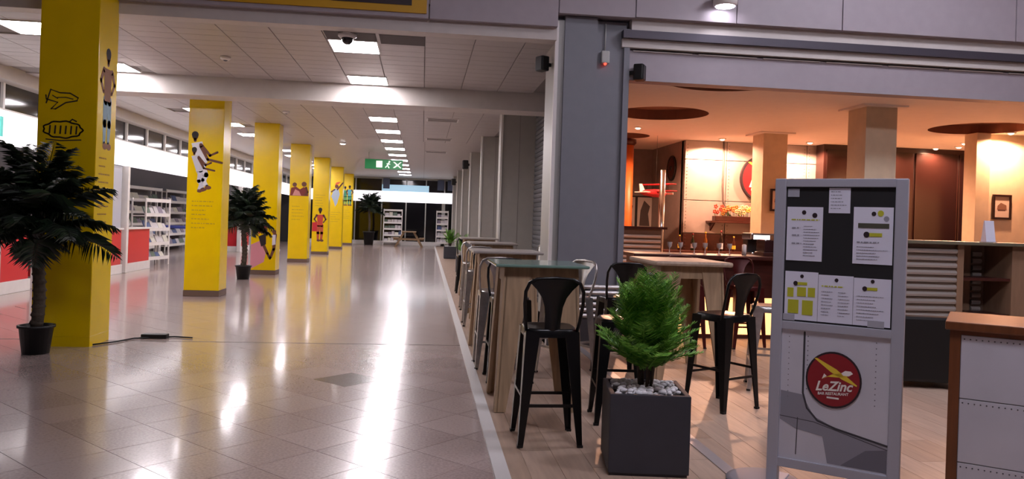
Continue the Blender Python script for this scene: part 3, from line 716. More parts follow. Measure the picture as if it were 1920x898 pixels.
def planter(label, loc, rz, s, ph, group, plant_label, nf):
    """open square box planter, pebbles inside; the plant is a thing of its own"""
    t = thing('square_planter', label, 'planter', loc, rz, group)
    b = B(PLANTER); w_ = s / 2; th = .03
    for a, c_, d, e in ((-w_, w_, -w_, -w_ + th), (-w_, w_, w_ - th, w_), (-w_, -w_ + th, -w_ + th, w_ - th), (w_ - th, w_, -w_ + th, w_ - th)): b.bbox(a, c_, d, e, 0.015, ph, .006)
    b.box(-w_ + .01, w_ - .01, -w_ + .01, w_ - .01, 0, .05).build('box', t)
    B(mat('soil', '2b241e', .9)).box(-w_ + th, w_ - th, -w_ + th, w_ - th, ph - .08, ph - .03).build('soil', t)
    pb = B(PEBB); r = random.Random(5)
    for i in range(150 if s > .4 and loc[1] < 10 else 40):
        pb.sphere((r.uniform(-w_ + .05, w_ - .05), r.uniform(-w_ + .05, w_ - .05), ph - .018 + r.uniform(0, .03)), r.uniform(.014, .026), sc=(r.uniform(.8, 1.3), r.uniform(.8, 1.2), .7), n=6)
    tag(pb.build('pebbles', t), kind='stuff')
    p = thing('feathery_plant', plant_label, 'plant', (loc[0], loc[1], loc[2] + ph - .03), rz, 'feathery plants in planters')
    st = B(TRUNK)
    for i in range(7):
        a = i * 2.4; st.tube([(.03 * math.cos(a), .03 * math.sin(a), -.03), (.06 * math.cos(a), .06 * math.sin(a), .28), (.07 * math.cos(a), .07 * math.sin(a), .45)], .009, 5)
    st.build('stems', p)
    for i in range(nf):
        a = i * 2.39996; u = (i + .5) / nf
        o = link('frond', fern_me[i % 5], p, (.03 * math.cos(a), .03 * math.sin(a), .13 + .05 * u))
        el = math.radians(26 + 58 * u ** .7 + rp.uniform(-8, 8)); sc = .5 + .42 * u + rp.uniform(-.07, .07)
        o.rotation_euler = Euler((rp.uniform(-.4, .4), -el, a + rp.uniform(-.2, .2)), 'XYZ'); o.scale = (sc * s / .46,) * 3
    return t
planter('big anthracite square planter with white pebbles by the menu board stand', (1.37, 4.55, DZ), math.radians(-8), .465, .47, 'square planters', 'bushy bright green feathery plant in the big planter', 84)
planter('small anthracite planter on the far end of the deck', (1.05, 28.7, DZ), 0, .46, .45, 'square planters', 'feathery green plant at the far end of the deck', 26)
planter('narrow anthracite planter beyond the high tables', (1.15, 21.2, DZ), 0, .4, .45, 'square planters', 'feathery green plant standing beyond the high tables', 26)

# ------------------------------------------------------------ palms
palm_me = [frond_mesh(1.0, 34, .024, .55, PALM, rp, leafl=.34, up=.6) for _ in range(5)]
def palm(label, loc, hgt, crown, nf, potr=.15, pot_h=.28, wall=False):
    t = thing('potted_palm', label, 'palm', loc, 0, 'potted palms')
    B(BPLAST).lathe([(potr * .75, 0), (potr * .95, pot_h * .92), (potr * 1.05, pot_h * .92), (potr * 1.05, pot_h), (potr * .9, pot_h), (potr * .88, pot_h - .03)], 20).build('pot', t)
    tr = B(TRUNK); pts = [(.02 * math.sin(i * .8), 0, pot_h - .05 + (hgt - pot_h) * i / 8) for i in range(9)]
    tr.tube(pts, .055, 10, r1=.05)
    for i in range(14): tr.lathe([(.052, 0), (.066, .02), (.052, .05)], 10, (.02 * math.sin(i * .45), 0, pot_h + (hgt - pot_h - .1) * i / 14), caps=False)
    tr.build('trunk', t)
    for i in range(nf):
        a = i * 2.39996 + .3; u = (i + .5) / nf
        o = link('frond', palm_me[i % 5], t, (0, 0, hgt - .5 * crown * (1 - u)))
        el = math.radians(-22 + 84 * u); o.rotation_euler = (rp.uniform(-.3, .3), -el, a); sc = crown * rp.uniform(.85, 1.15) * (1 - .2 * u)
        if wall and math.sin(a) > .25: sc *= .42
        o.scale = (sc, sc, sc)
    return t
palm('dark potted palm standing before the first yellow column', (-3.74, 8.1, 0), 1.5, .84, 50, .16, .28, True)
palm('potted palm standing before the third yellow column', (-3.86, 17.5, 0), 1.5, .74, 40, .17, .3)
palm('tall potted palm by the dark glazed facade', (-2.72, 40.5, 0), 2.2, .82, 30, .3, .7)

# ------------------------------------------------------------ menu board stand
def plane_logo(parent, x, z, r, y, small=False):
    pr = Print(); pr.m(LOGON).disc(x, z, r * 1.02, 40); pr.m(LOGOR).disc(x, z, r * .95, 40)
    q = lambda pts: [(x + a * r, z + b * r) for a, b in pts]
    pr.m(LOGOY).poly(q([(-.72, .72), (-.62, .74), (.1, .4), (.35, .22), (.2, .12), (-.1, .28)]))
    pr.poly(q([(.1, .2), (.45, .2), (.86, -.1), (.84, -.14), (.3, .06)])); pr.poly(q([(-.45, -.02), (-.2, .1), (.3, .12), (.6, .22), (.5, .32), (-.05, .2)]))
    pr.m(LOGOW).poly(q([(.28, .28), (.42, .38), (.62, .38), (.7, .3), (.55, .2), (.35, .2)])); pr.poly(q([(-.42, .0), (-.34, .2), (-.24, .12)]))
    o = pr.build('logo_disc', parent, (0, y, 0))
    for body, sz, zz, sh in (('LeZinc', .48, -.24, .35), ('BAR RESTAURANT', .135, -.5, .12)):
        me = text_mesh(body, r * sz, LOGOW, sh, .0006, r * (.012 if sz > .3 else .003)); l = link('logo_lettering', me, o, (x, -.0035, z + zz * r)); l.rotation_euler = (PI / 2, -.08 if not small else 0, 0)
    Print().m(LOGOW).rect(x - .22 * r, x + .22 * r, z - .68 * r, z - .62 * r).build('logo_line', o, (0, -.0015, 0))
    return o
ang = math.atan2(-.39, .5)
st = thing('menu_stand', 'grey metal menu board stand with pinned menus and riveted panel below', 'menu stand', (2.225, 3.93, DZ), ang)
W2 = .325
st.scale.x = .93
for s in (-1, 1): B(ALU).bbox(s * W2 - .032, s * W2 + .032, -.03, .03, 0, 1.73, .006).build('post', st)
for z0, z1 in ((1.685, 1.73), (.9, .945), (.14, .19)): B(ALU).bbox(-W2, W2, -.026, .026, z0, z1, .004).build('rail', st)
for s in (-1, 1): B(ALU).bbox(s * W2 - .045, s * W2 + .045, -.25, .25, 0, .03, .008).build('foot', st)
bd = B(BOARD).box(-W2 + .03, W2 - .03, -.012, .012, .945, 1.685).build('board', st)
def paper(x0, x1, z0, z1, name='menu_sheet'):
    return B(PAPER).box(x0, x1, -.0155, -.0118, z0, z1).build(name, st)
def logo_row(pr, x, z, s):
    pr.m(LOGON).disc(x, z, s, 14); pr.m(LIME).rect(x + s * .9, x + s * 5, z - s * .6, z + s * .6)
YP = -.0155
p = paper(-.285, -.085, 1.28, 1.575); pr = Print(); pr.m(LOGON).disc(-.19, 1.545, .012).disc(-.13, 1.53, .014)
r_ = random.Random(2)
pr.m(LIME).textlines(-.26, -.1, 1.505, 1, .1, .006, r_); pr.m(INK)
for z in (1.46, 1.42, 1.375): pr.textlines(-.255, -.2, z, 1, .1, .007, r_)
pr.textlines(-.19, -.1, 1.47, 11, .016, .003, r_); pr.build('print', p, (0, YP, 0))['kind'] = 'stuff'
p = paper(-.055, .06, 1.545, 1.68, 'notice_sheet'); pr = Print(); pr.m(INK).textlines(-.045, .05, 1.66, 6, .018, .004, r_); pr.build('print', p, (0, YP, 0))['kind'] = 'stuff'
p = paper(-.285, -.22, 1.63, 1.675, 'name_tag'); p.data.materials[0] = ALU
p = paper(.08, .285, 1.28, 1.58); pr = Print(); pr.m(LOGON).disc(.185, 1.545, .012); pr.m(LIME).disc(.22, 1.548, .016); pr.m(INK).disc(.25, 1.52, .014)
pr.m(mat('print_band', '4b4a3c', .6)).rect(.105, .265, 1.47, 1.495); logo_row(pr, .15, 1.435, .016); pr.m(INK).textlines(.1, .26, 1.395, 1, .1, .006, r_); pr.textlines(.1, .26, 1.37, 5, .016, .003, r_); pr.build('print', p, (0, YP, 0))['kind'] = 'stuff'
p = paper(-.285, -.1, .955, 1.22); pr = Print(); pr.m(LOGON).disc(-.19, 1.195, .01); logo_row(pr, -.225, 1.155, .013)
pr.m(LIME)
for x0, x1, z0, z1 in ((-.27, -.235, 1.08, 1.13), (-.215, -.165, 1.085, 1.135), (-.155, -.115, 1.085, 1.135), (-.265, -.205, .99, 1.065), (-.185, -.125, .985, 1.065)): pr.rect(x0, x1, z0, z1)
pr.build('print', p, (0, YP, 0))['kind'] = 'stuff'
p = paper(-.098, .09, .955, 1.21); pr = Print(); pr.m(LOGON).disc(.0, 1.185, .01); pr.m(LIME).textlines(-.08, .075, 1.15, 1, .1, .006, r_); pr.m(INK).textlines(-.08, -.01, 1.12, 8, .018, .003, r_); pr.textlines(.01, .08, 1.12, 8, .018, .003, r_); pr.build('print', p, (0, YP, 0))['kind'] = 'stuff'
p = paper(.092, .285, .955, 1.205); pr = Print(); pr.m(LOGON).disc(.19, 1.19, .01); logo_row(pr, .15, 1.15, .013); pr.m(INK).textlines(.11, .26, 1.11, 8, .018, .003, r_); pr.build('print', p, (0, YP, 0))['kind'] = 'stuff'
for x0, x1 in ((-.29, -.225), (.17, .255)): p = paper(x0, x1, .95, .985, 'label_tag'); p.data.materials[0] = ALU; p.location.y = -.004
lp = B(ALUP).box(-W2 + .03, W2 - .03, -.012, .012, .19, .9).build('lower_panel', st)
pr = Print(); sm = mat('print_seam', '3c3b42', .5)
pr.m(mat('print_shade', '8e8d98', .5)).poly([(-.29, .56), (-.17, .55), (-.1, .44), (.05, .38), (.29, .33), (.29, .2), (-.02, .2), (-.05, .34), (-.2, .36), (-.29, .4)])
pr.m(mat('print_shade2', '6e6d78', .5)).poly([(.05, .2), (.29, .2), (.29, .32), (.18, .3)])
pr.m(sm).line([(-.165, .89), (-.165, .56), (-.14, .48), (-.08, .42), (.02, .39), (.29, .34)], .011)
pr.line([(-.29, .42), (-.1, .41), (.29, .32)], .004).line([(-.19, .42), (-.195, .22)], .005)
pr.m(mat('print_rivet', '74737e', .5))
for i in range(12): pr.disc(-.145, .87 - i * .026, .0035, 6); pr.disc(.22, .87 - i * .03, .0035, 6); pr.disc(-.25, .86 - i * .03, .003, 6)
pr.build('fuselage_print', lp, (0, -.012, 0))
plane_logo(st, -.0, .65, .148, -.0155)
B(mat('base_disc', '8f8d93', .5, .3)).lathe([(.22, 0), (.22, .012), (.19, .02), (.01, .022)], 30, (-W2 - .08, .1, 0)).build('base_disc', st)

# ------------------------------------------------------------ reception desk
ad = math.radians(-38)
dk_ = thing('reception_desk', 'reception desk of brown wood with riveted aluminium front', 'desk', (2.5, 3.4, DZ), ad)
B(MWOOD).bbox(-.02, 1.5, -.02, .55, 1.0, 1.04, .006).build('desk_top', dk_)
B(MWOOD).box(0, .045, 0, .53, 0, 1.0).build('side_panel', dk_); B(MWOOD).box(1.435, 1.48, 0, .53, 0, 1.0).build('side_panel', dk_)
B(MWOOD).box(.045, 1.435, .0, .03, .98, 1.0).build('top_rail', dk_); B(MWOOD).box(.045, 1.435, .5, .53, 0, 1.0).build('rear_panel', dk_)
zz = [0.05, .38, .68, .98]; xx = [.045, .39, .74, 1.09, 1.435]
fr_ = B(mat('desk_backing', '6f6f78', .5)).box(.045, 1.435, .012, .03, .05, .98).build('front_backing', dk_)
rm = mat('rivet_dark', '55545c', .4, .6)
for a, b in zip(xx, xx[1:]):
    for z0, z1 in zip(zz, zz[1:]):
        o = B(ALUP).bbox(a + .002, b - .002, .004, .014, z0 + .002, z1 - .002, .002).build('front_sheet', fr_)
        rvt = B(rm)
        for i in range(14):
            x = a + .015 + (b - a - .03) * i / 13; rvt.sphere((x, .004, z1 - .02), .0035, n=6)
        for i in range(9): rvt.sphere((b - .015, .004, z0 + .03 + (z1 - z0 - .06) * i / 8), .0035, n=6)
        tag(rvt.build('rivets', o.parent), kind='stuff')

# ------------------------------------------------------------ restaurant furniture
def slats(parent, x0, x1, y, z0, z1, pitch, m):
    prof = [(0, 0), (-.022, .006), (-.03, pitch * .35), (-.022, pitch * .64), (0, pitch * .7)]
    me = B(m).prism([(y + a, b) for a, b in prof], 'x', x0, x1).mesh('slat'); k = 0; z = z0
    while z + pitch < z1: link('slat', me, parent, (0, 0, z)); z += pitch
# left slatted partition
t = thing('slatted_partition', 'pale slatted partition with steel pole left of the bar', 'partition', (0, 13.0, 0))
B(mat('slat_gap', '6e5a4c', .6)).box(2.9, 4.12, 0, .12, 0, 1.4).build('core', t); slats(t, 2.92, 4.1, 0, .05, 1.4, .085, SLATM)
B(DWOOD).box(2.88, 4.2, -.06, .2, 1.4, 1.44).build('cap', t); B(CHROME).tube([(4.2, .3, 0), (4.2, .3, 2.45)], .05, 14).build('steel_pole', t)
# bar counter
t = thing('bar_counter', 'dark red wood bar counter with glowing front panel', 'bar', (0, 9.75, 0))
B(DWOOD).bbox(2.7, 5.75, -.12, .6, 1.05, 1.1, .01).build('counter_top', t)
B(DWOOD).box(2.78, 5.7, .0, .55, .55, 1.05).build('upper_front', t); B(DWOOD).box(2.78, 5.7, .03, .55, .0, .06).build('plinth', t)
B(DWOOD).box(2.78, 5.7, .1, .55, .06, .55).build('carcass', t)
for k in range(4): B(mat('glow_panel', 'ffd9a8', .4, emit=2.2, ecol='ffb272')).box(2.8 + k * .725, 2.8 + k * .725 + .71, .05, .09, .06, .55).build('glow_panel', t)
for k in range(5):
    x = 2.95 + k * .58 + (k % 2) * .05
    if k == 0: tag(B(mat('candle', 'f2e6dc', .5)).lathe([(.03, 0), (.03, .14), (.012, .15)], 12).build('candle', None, (4.3, 9.95, 1.1)), 'white candle standing on the dark red bar', 'candle')
t = thing('display_case', 'dark glass food case on the bar', 'case', (4.55, 10.05, 1.1)); B(DWOOD).bbox(0, .5, -.15, .15, 0, .05, .008).build('base', t); B(mat('case_glass', '3a2020', .1)).bbox(.02, .48, -.13, .13, .05, .22, .02).build('cover', t)
bm_ = [mat('bottle_glass_%d' % i, c, .12) for i, c in enumerate(('3a1a10', '1f2a18', '7a4a1c', '20140f'))]
for k in range(9):
    x, y_ = 5.0 + k * .28, 14.62 + .05 * (k % 3); hb = 1 + .12 * (k % 4)
    t = thing('bottle', 'dark glass bottle standing on the back bar cabinet', 'bottle', (x, y_, 1.0), 0, 'bottles on the back bar')
    B(bm_[k % 4]).lathe([(.036, 0), (.038, .01), (.038, .17 * hb), (.014, .22 * hb), (.014, .28 * hb)], 12).build('body', t); B(LOGOR if k % 2 else LOGOY).lathe([(.016, .275 * hb), (.016, .3 * hb)], 10).build('cap', t)
    B(PAPER if k % 2 else LOGOY).lathe([(.0388, .05), (.0388, .12 * hb)], 12, caps=False).build('paper_label', t)
for k in range(6):
    t = thing('drinking_glass', 'small stemmed glass standing on the dark red bar', 'glass', (3.25 + k * .17, 9.9 + .06 * (k % 2), 1.1), 0, 'glasses on the bar')
    B(mat('clear_glass', 'c9bdb6', .08)).lathe([(.032, 0), (.03, .004), (.005, .012), (.005, .07), (.03, .1), (.034, .15)], 14, caps=False).build('bowl', t); B(mat('clear_glass', 'c9bdb6')).lathe([(.032, 0), (.032, .004)], 14).build('foot', t)
# back bar, coffee machine, flower basket
t = thing('back_bar', 'dark back bar cabinet under the aircraft panel wall', 'cabinet', (0, 14.5, 0))
B(DWOOD).box(4.7, 7.85, 0, .45, 0, .95).build('body', t); B(DWOOD).bbox(4.65, 7.88, -.05, .46, .95, 1.0, .008).build('top', t)
for k in range(4): d_ = B(DWOOD).bbox(4.73 + k * .78, 5.45 + k * .78, -.02, .0, .08, .92, .006).build('door', t); B(CHROME).tube([(5.4 + k * .78, -.035, .7), (5.4 + k * .78, -.035, .85)], .008, 6).build('handle', d_)
t = thing('coffee_machine', 'chrome coffee machine with lit white top on the bar', 'coffee machine', (5.05, 10.9, 0)); 
B(DWOOD).box(-.45, .55, -.2, .3, 0, 1.0).build('pedestal', t)
B(CHROME).bbox(-.3, .35, -.18, .2, 1.0, 1.12, .015).build('drip_tray', t); B(BPLAST).bbox(-.28, .33, .02, .2, 1.12, 1.3, .015).build('body', t); B(CHROME).bbox(-.3, .35, -.14, .2, 1.3, 1.4, .02).build('head', t)
B(mat('machine_light', 'ffffff', .4, emit=3)).box(-.26, -.02, -.148, -.138, 1.31, 1.37).build('light_strip', t); B(mat('machine_light', 'ffffff')).box(.16, .3, -.148, -.138, 1.31, 1.37).build('light_strip', t)
for x in (-.15, .2): B(BPLAST).tube([(x, -.1, 1.26), (x, -.2, 1.24)], .018, 8).build('portafilter', t); B(CHROME).lathe([(.04, 1.24), (.04, 1.3)], 12, (x, -.08, 0)).build('brew_group', t)
t = thing('flower_shelf', 'wall shelf on the aircraft panels carrying red and yellow flowers', 'shelf', (6.15, 14.9, 1.6)); B(DWOOD).bbox(-.5, .6, -.2, .09, -.04, 0, .006).build('board', t)
for x in (-.4, .5): B(DWOOD).prism([(-.15, -.04), (.09, -.04), (.09, -.2)], 'x', x - .015, x + .015).build('bracket', t)
t = thing('flower_trough', 'trough of red orange and yellow flowers on the wall shelf', 'flowers', (6.15, 14.82, 1.6)); B(DWOOD).bbox(-.4, .4, -.09, .09, 0, .1, .01).build('trough', t)
fm = [P('flower_red', 'c8442f'), P('flower_orange', 'd97b3c'), P('flower_cream', 'e0cf9a'), P('flower_yellow', 'd8b04a')]
for i in range(26):
    x = -.38 + .03 * i; f = B(fm[min(3, int((i + rp.random() * 5) / 8))]); z = .14 + rp.uniform(0, .15); y_ = rp.uniform(-.08, .06)
    for k in range(5): f.sphere((x + .028 * math.cos(k * 1.257), y_ - .02, z + .028 * math.sin(k * 1.257)), .022, n=6)
    f.m(LEAF[1]).tube([(x, y_, .08), (x, y_, z)], .005, 4); f.build('flower', t)
# round restaurant sign on the rear wall
t = thing('round_sign', 'round red aeroplane restaurant sign on the aircraft panel wall', 'sign', (6.8, 14.96, 2.48))
B(LOGON).lathe([(.47, -.03), (.47, .03)], 40, M=Matrix.Rotation(PI / 2, 4, 'X')).build('rim', t); plane_logo(t, 0, 0, .45, -.032, True)
# framed prints
def framed(x, y, z, wd, ht, label):
    t = thing('framed_picture', label, 'picture', (x, y, z)); f = B(mat('frame_dark', '2a1410', .4))
    for a, b, c_, d in ((-wd, wd, -ht, -ht + .035), (-wd, wd, ht - .035, ht), (-wd, -wd + .035, -ht + .035, ht - .035), (wd - .035, wd, -ht + .035, ht - .035)): f.box(a, b, -.03, 0, c_, d)
    f.build('frame', t); B(P('mount', 'd8c4b4')).box(-wd + .03, wd - .03, -.012, 0, -ht + .03, ht - .03).build('mount', t)
    pr = Print(); pr.m(P('sepia', '8a6450')).poly([(-wd * .5, -ht * .2), (wd * .55, -ht * .25), (wd * .5, ht * .15), (-.1 * wd, ht * .35), (-wd * .45, ht * .1)]); pr.m(P('sepia_dark', '5a3a30')).rect(-wd * .4, wd * .4, -ht * .3, -ht * .2); pr.build('print', t, (0, -.012, 0))
framed(6.3, 13.19, 1.99, .15, .2, 'framed print on the tan column facing the bar')
framed(9.75, 12.09, 1.97, .17, .21, 'framed print on the cream wall above the shelf unit')
framed(10.35, 12.09, 1.97, .17, .21, 'framed print at the far right of the cream wall')
# alcove contents
t = thing('orange_column', 'orange round column in the alcove', 'column', (4.05, 15.4, 0)); B(mat('orange_lacquer', 'c2622a', .4, noise=.1)).lathe([(.19, .08), (.18, RZ - .1)], 24).build('shaft', t); B(DWOOD).lathe([(.22, 0), (.22, .08), (.19, .1)], 24).build('base', t); B(DWOOD).lathe([(.19, RZ - .12), (.23, RZ - .08), (.23, RZ)], 24).build('capital', t)
for k, (x, y) in enumerate(((4.62, 17.18), (5.02, 17.18))):
    t = thing('wall_poster', ('black and white photo poster on the left of the alcove', 'black and white photo poster next to it with a dark lower half')[k], 'poster', (x, y, 1.75)); B(BPLAST).box(-.2, .2, -.03, 0, -.38, .38).build('frame', t); B(P('poster_grey', 'b3aaa6')).box(-.17, .17, -.034, -.02, -.35, .35).build('sheet', t)
    pr = Print(); pr.m(P('poster_ink', '463c3c')).poly([(-.12, -.3), (.12, -.3), (.08, -.02), (.12, .15), (-.02, .28), (-.1, .05)]); pr.build('print', t, (0, -.034, 0))
t = thing('wheel_clock', 'dark spoked wheel hanging on the alcove side wall', 'wheel', (5.16, 15.75, 2.68), PI / 2)
M_ = Matrix.Rotation(PI / 2, 4, 'X')
B(BPLAST).tube([(.24 * math.cos(a), 0, .24 * math.sin(a)) for a in [2 * PI * i / 24 for i in range(25)]], .03, 8).build('rim', t)
B(DWOOD).lathe([(.23, -.01), (.23, .01)], 24, M=M_).build('face', t); B(BPLAST).lathe([(.05, -.03), (.05, .03)], 12, M=M_).build('hub', t)
t = thing('model_aeroplane', 'red and white model aeroplane hanging in the alcove', 'model', (4.35, 14.3, 2.08), math.radians(25))
B(P('model_red', 'b3222a')).lathe([(.01, -.34), (.05, -.25), (.075, 0), (.08, .18), (.05, .28), (.01, .3)], 14, M=Matrix.Rotation(PI / 2, 4, 'Y')).build('fuselage', t)
B(P('model_red', 'b3222a')).bbox(.0, .18, -.45, .45, .03, .05, .008).build('wing', t); B(P('model_red', 'b3222a')).bbox(.0, .18, -.42, .42, .16, .18, .008).build('upper_wing', t)
B(P('model_white', 'e8dcd4')).prism([(-.34, 0), (-.2, 0), (-.3, .16), (-.36, .16)], 'y', -.008, .008).build('fin', t); B(P('model_white', 'e8dcd4')).bbox(-.34, -.22, -.16, .16, .0, .015, .004).build('tailplane', t)
B(P('model_white', 'e8dcd4')).bbox(.3, .315, -.2, .2, -.02, .02, .006).build('propeller', t)
for y_ in (-.3, .3): B(BPLAST).tube([(.09, y_, .04), (.09, y_, .17)], .006, 5).build('strut', t)
B(BPLAST).tube([(.05, 0, .17), (.05, 0, 1.1)], .004, 4).build('wire', t)
t = thing('side_lamp', 'small table lamp with white shade on the slatted partition', 'lamp', (3.12, 13.1, 1.44)); B(DWOOD).lathe([(.06, 0), (.06, .015), (.012, .03), (.012, .18)], 12).build('stand', t); B(mat('lamp_shade', 'fff0dc', .6, emit=5, ecol='ffdcb0')).lathe([(.085, .16), (.055, .32)], 16, caps=False).build('shade', t)
# right hand shelf unit with slatted front
t = thing('shelf_unit', 'wooden counter unit with slatted metal front and open shelves', 'shelf unit', (0, 8.45, 0))
B(mat('unit_top', '6f6a58', .35)).bbox(5.45, 8.3, -.08, .55, 1.35, 1.39, .008).build('top', t)
B(mat('slat_gap', '6e5a4c', .6)).box(5.5, 6.28, .03, .5, 0, 1.35).build('core', t); slats(t, 5.5, 6.28, .03, .05, 1.34, .085, SLATM)
for a, b in ((6.28, 6.36), (6.98, 8.25)): B(LWOOD).box(a, b, 0, .5, 0, 1.35).build('side_panel', t)
B(LWOOD).box(6.36, 6.78, .44, .5, 0, 1.35).build('rear_panel', t); B(mat('slat_gap', '6e5a4c')).box(6.78, 6.98, .46, .5, 0, 1.35).build('rear_panel', t)
slats(t, 6.8, 6.92, .45, .1, 1.3, .085, SLATM)
for z in (.1, .5, .93): B(DWOOD).bbox(6.36, 6.98, .02, .45, z, z + .035, .004).build('shelf', t)
t = thing('card_holder', 'upright white menu card holder on the counter unit', 'card holder', (6.78, 8.6, 1.39)); B(PAPER).prism([(-.05, 0), (.05, 0), (.005, .26), (-.005, .26)], 'x', -.06, .06).build('card', t); B(ALU).box(-.07, .07, -.06, .06, 0, .008).build('base', t)
LEATH = mat('black_leather', '08080a', .5)
t = thing('armchair', 'black leather tub armchair in front of the slatted unit', 'armchair', (4.85, 7.1, DZ), math.radians(-12))
B(LEATH).bbox(-.34, .34, -.3, .34, .08, .36, .03).build('seat', t); B(LEATH).bbox(-.36, .36, -.36, -.24, .06, .68, .03).build('backrest', t)
for s in (-1, 1): B(LEATH).bbox(s * .3 - .06, s * .3 + .06, -.3, .34, .06, .58, .03).build('armrest', t)
for sx in (-1, 1):
    for sy in (-1, 1): B(DWOOD).box(sx * .28 - .025, sx * .28 + .025, sy * .28 - .025, sy * .28 + .025, 0, .08).build('leg', t)
t = thing('coffee_table', 'low brown wood table beside the black armchair', 'table', (5.0, 7.95, DZ)); B(MWOOD).bbox(-.35, .3, -.25, .25, .4, .45, .01).build('top', t)
for sx in (-.3, .25):
    for sy in (-.2, .2): B(MWOOD).box(sx - .025, sx + .025, sy - .025, sy + .025, 0, .4).build('leg', t)
t = thing('cushion', 'dark round cushion lying on the low brown table', 'cushion', (4.85, 7.95, DZ + .452)); B(mat('dark_cloth', '2b1c1c', .8)).sphere((0, 0, .12), .17, sc=(1, .8, .72)).build('cushion_body', t); B(mat('dark_piping', '150d0d', .7)).tube([(.172 * math.cos(a), .138 * math.sin(a), .12) for a in [2 * PI * i / 24 for i in range(25)]], .008, 5).build('piping', t)

# ------------------------------------------------------------ shops on the left and far end objects
def counter(y0, y1, label, screen=False):
    t = thing('service_counter', label, 'counter', (LX, y0, 0), 0, 'red fronted counters of the shop row'); L = y1 - y0
    B(WHITE).box(-.5, .02, 0, L, 0, .2).build('plinth', t); B(RED).bbox(-.45, .0, .04, L - .04, .2, .98, .008).build('front_panel', t); B(WHITE).bbox(-.5, .04, 0, L, .98, 1.02, .006).build('counter_top', t)
    B(WHITE).bbox(-.08, .06, -.1, .02, 0, 2.42, .008).build('post', t)
    if screen: B(mat('frosted_glass', 'b9bcc8', .3)).box(-.04, -.02, .05, L - .05, 1.02, 2.4).build('screen_pane', t)
counter(12.6, 14.2, 'red fronted counter behind the first yellow column'); counter(14.5, 16.4, 'red fronted counter seen behind the first palm'); counter(16.75, 18.3, 'red fronted counter directly beside the first yellow column', True); counter(18.5, 20.1, 'red fronted counter next to the white display rack'); counter(29.6, 31.2, 'red fronted counter beyond the second yellow column')
t = thing('kiosk_panel', 'light grey kiosk cabinet beside the first palm', 'kiosk', (-6.1, 11.2, 0)); B(mat('kiosk_grey', 'bdb8b6', .4)).bbox(-.6, .3, -.3, .3, .06, 1.25, .015).build('body', t); B(DARK).box(-.55, .25, -.25, .25, 0, .06).build('plinth', t); B(WHITE).bbox(-.62, .32, -.32, .32, 1.25, 1.3, .008).build('top', t)
cols8 = ['c9c4c8', '4a5a86', 'b06a5a', 'd8d4c8', '5f6f62', '8a7f90', 'e6e2e2', '3a3540']
def rack(x, y, rz, wd, ht, n, label, items, group=None, big=1):
    t = thing('display_rack', label, 'rack', (x, y, 0), rz, group)
    for sx in (-1, 1):
        for sy in (-1, 1): B(WHITE).box(sx * wd / 2 - .02, sx * wd / 2 + .02, sy * .18 - .015, sy * .18 + .015, 0, ht).build('upright', t)
    for k in range(n):
        z = .15 + (ht - .25) * k / (n - 1); sh = B(WHITE).box(-wd / 2, wd / 2, -.19, .19, z, z + .03).build('shelf', t)
        B(WHITE).box(-wd / 2, wd / 2, -.2, -.19, z, z + .09).build('lip', sh)
    for k in range(n - 1):
        z = .15 + (ht - .25) * k / (n - 1) + .03; x_ = -wd / 2 + .04
        while x_ < wd / 2 - .1 * big - .05:
            bw = rp.uniform(.14, .24) * big; h_ = min((ht - .25) / (n - 1) * .8, rp.uniform(.16, .26))
            b = thing('magazine', items, 'magazine', (0, 0, 0), 0, 'magazines and goods on the racks')
            b.matrix_world = Matrix.Translation((x, y, 0)) @ Matrix.Rotation(rz, 4, 'Z') @ Matrix.Translation((x_ + bw / 2, -.04, z))
            pm_ = P('goods_' + rp.choice(cols8), 'c9c4c8'); cc = rp.choice(cols8); pm_ = P('goods_' + cc, cc)
            B(pm_).prism([(-.12, 0), (-.1, 0), (.0, h_), (-.02, h_)], 'x', -bw / 2 + .008, bw / 2 - .008).build('cover', b)
            B(PAPER).prism([(-.1, 0), (-.085, 0), (.015, h_), (.0, h_)], 'x', -bw / 2 + .012, bw / 2 - .012).build('pages', b)
            x_ += bw
    return t
rack(-7.05, 21.2, math.radians(80), 1.2, 1.75, 5, 'white display rack just inside the shop by the red counter', 'magazine on the rack just inside the shop')
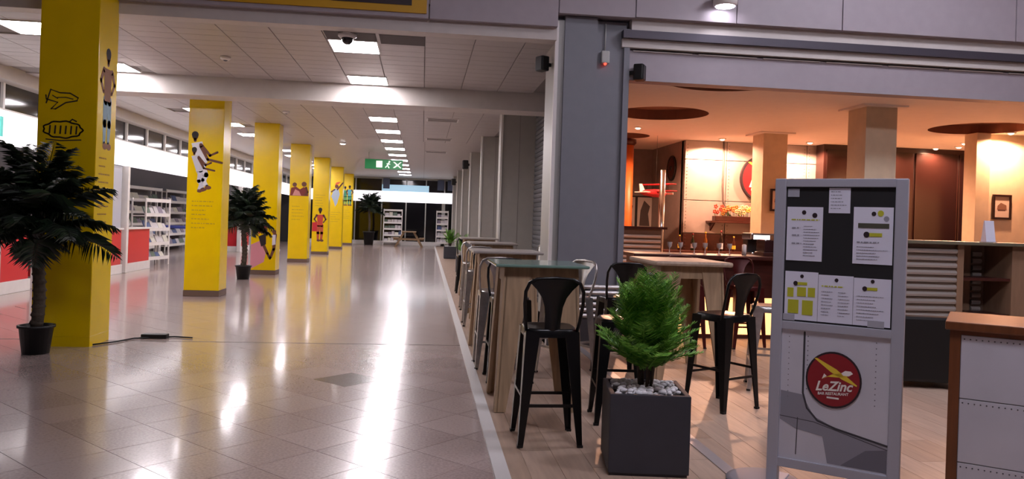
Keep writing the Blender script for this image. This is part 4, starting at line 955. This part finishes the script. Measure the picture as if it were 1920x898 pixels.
rack(-9.2, 26.3, PI / 2, 3.6, 2.2, 6, 'long white goods rack along the shop rear wall', 'goods on the long rack along the shop rear wall', None, 2.4)
rack(-9.2, 30.2, PI / 2, 3.2, 2.2, 6, 'white goods rack further along the shop rear wall', 'goods on the further rack along the shop rear wall', None, 2.4)
rack(-1.55, 41.4, 0, .95, 1.9, 6, 'white magazine rack between the tall palm and the picnic table', 'magazine on the rack between palm and picnic table')
rack(1.05, 41.3, 0, .6, 1.9, 6, 'white magazine rack right of the picnic table', 'magazine on the rack right of the picnic table')
t = thing('blue_table', 'table with blue top and white legs inside the shop', 'table', (-7.0, 22.9, 0)); B(P('blue_top', '3d4a9a')).bbox(-.6, .6, -.5, .5, .95, 1.02, .01).build('top', t)
for sx in (-.55, .55):
    for sy in (-.45, .45): B(WHITE).box(sx - .03, sx + .03, sy - .03, sy + .03, 0, .95).build('leg', t)
t = thing('blue_banner', 'blue roll-up banner with a yellow square behind the third column', 'banner', (-5.9, 31.5, 0)); B(P('banner_blue', '5f78b0')).box(-.3, .3, -.01, .01, .05, 2.0).build('sheet', t); B(ALU).bbox(-.32, .32, -.1, .1, 0, .05, .008).build('base', t); Print().m(P('banner_yellow', 'd8d13a')).rect(-.15, .2, .95, 1.4).build('print', t, (0, -.01, 0))
# picnic table at the far end
t = thing('picnic_table', 'wooden A-frame picnic table before the dark facade', 'picnic table', (-.65, 39.8, 0)); PW = mat('picnic_wood', '8a6f52', .6, noise=.2)
for k in range(5): B(PW).bbox(-.36 + k * .147, -.36 + k * .147 + .135, -.85, .85, .74, .78, .006).build('top_plank', t)
for s in (-1, 1):
    for k in range(2): B(PW).bbox(s * .66 - .14 + k * .147, s * .66 - .01 + k * .147, -.85, .85, .42, .46, .006).build('bench_plank', t)
    for y_ in (-.65, .65): B(PW).prism([(s * .2, .74), (s * .31, .74), (s * .72, 0), (s * .61, 0)], 'y', y_ - .03, y_ + .03).build('leg', t)
for y_ in (-.6, .6): B(PW).box(-.75, .75, y_ - .03, y_ + .03, .34, .42).build('cross_beam', t)
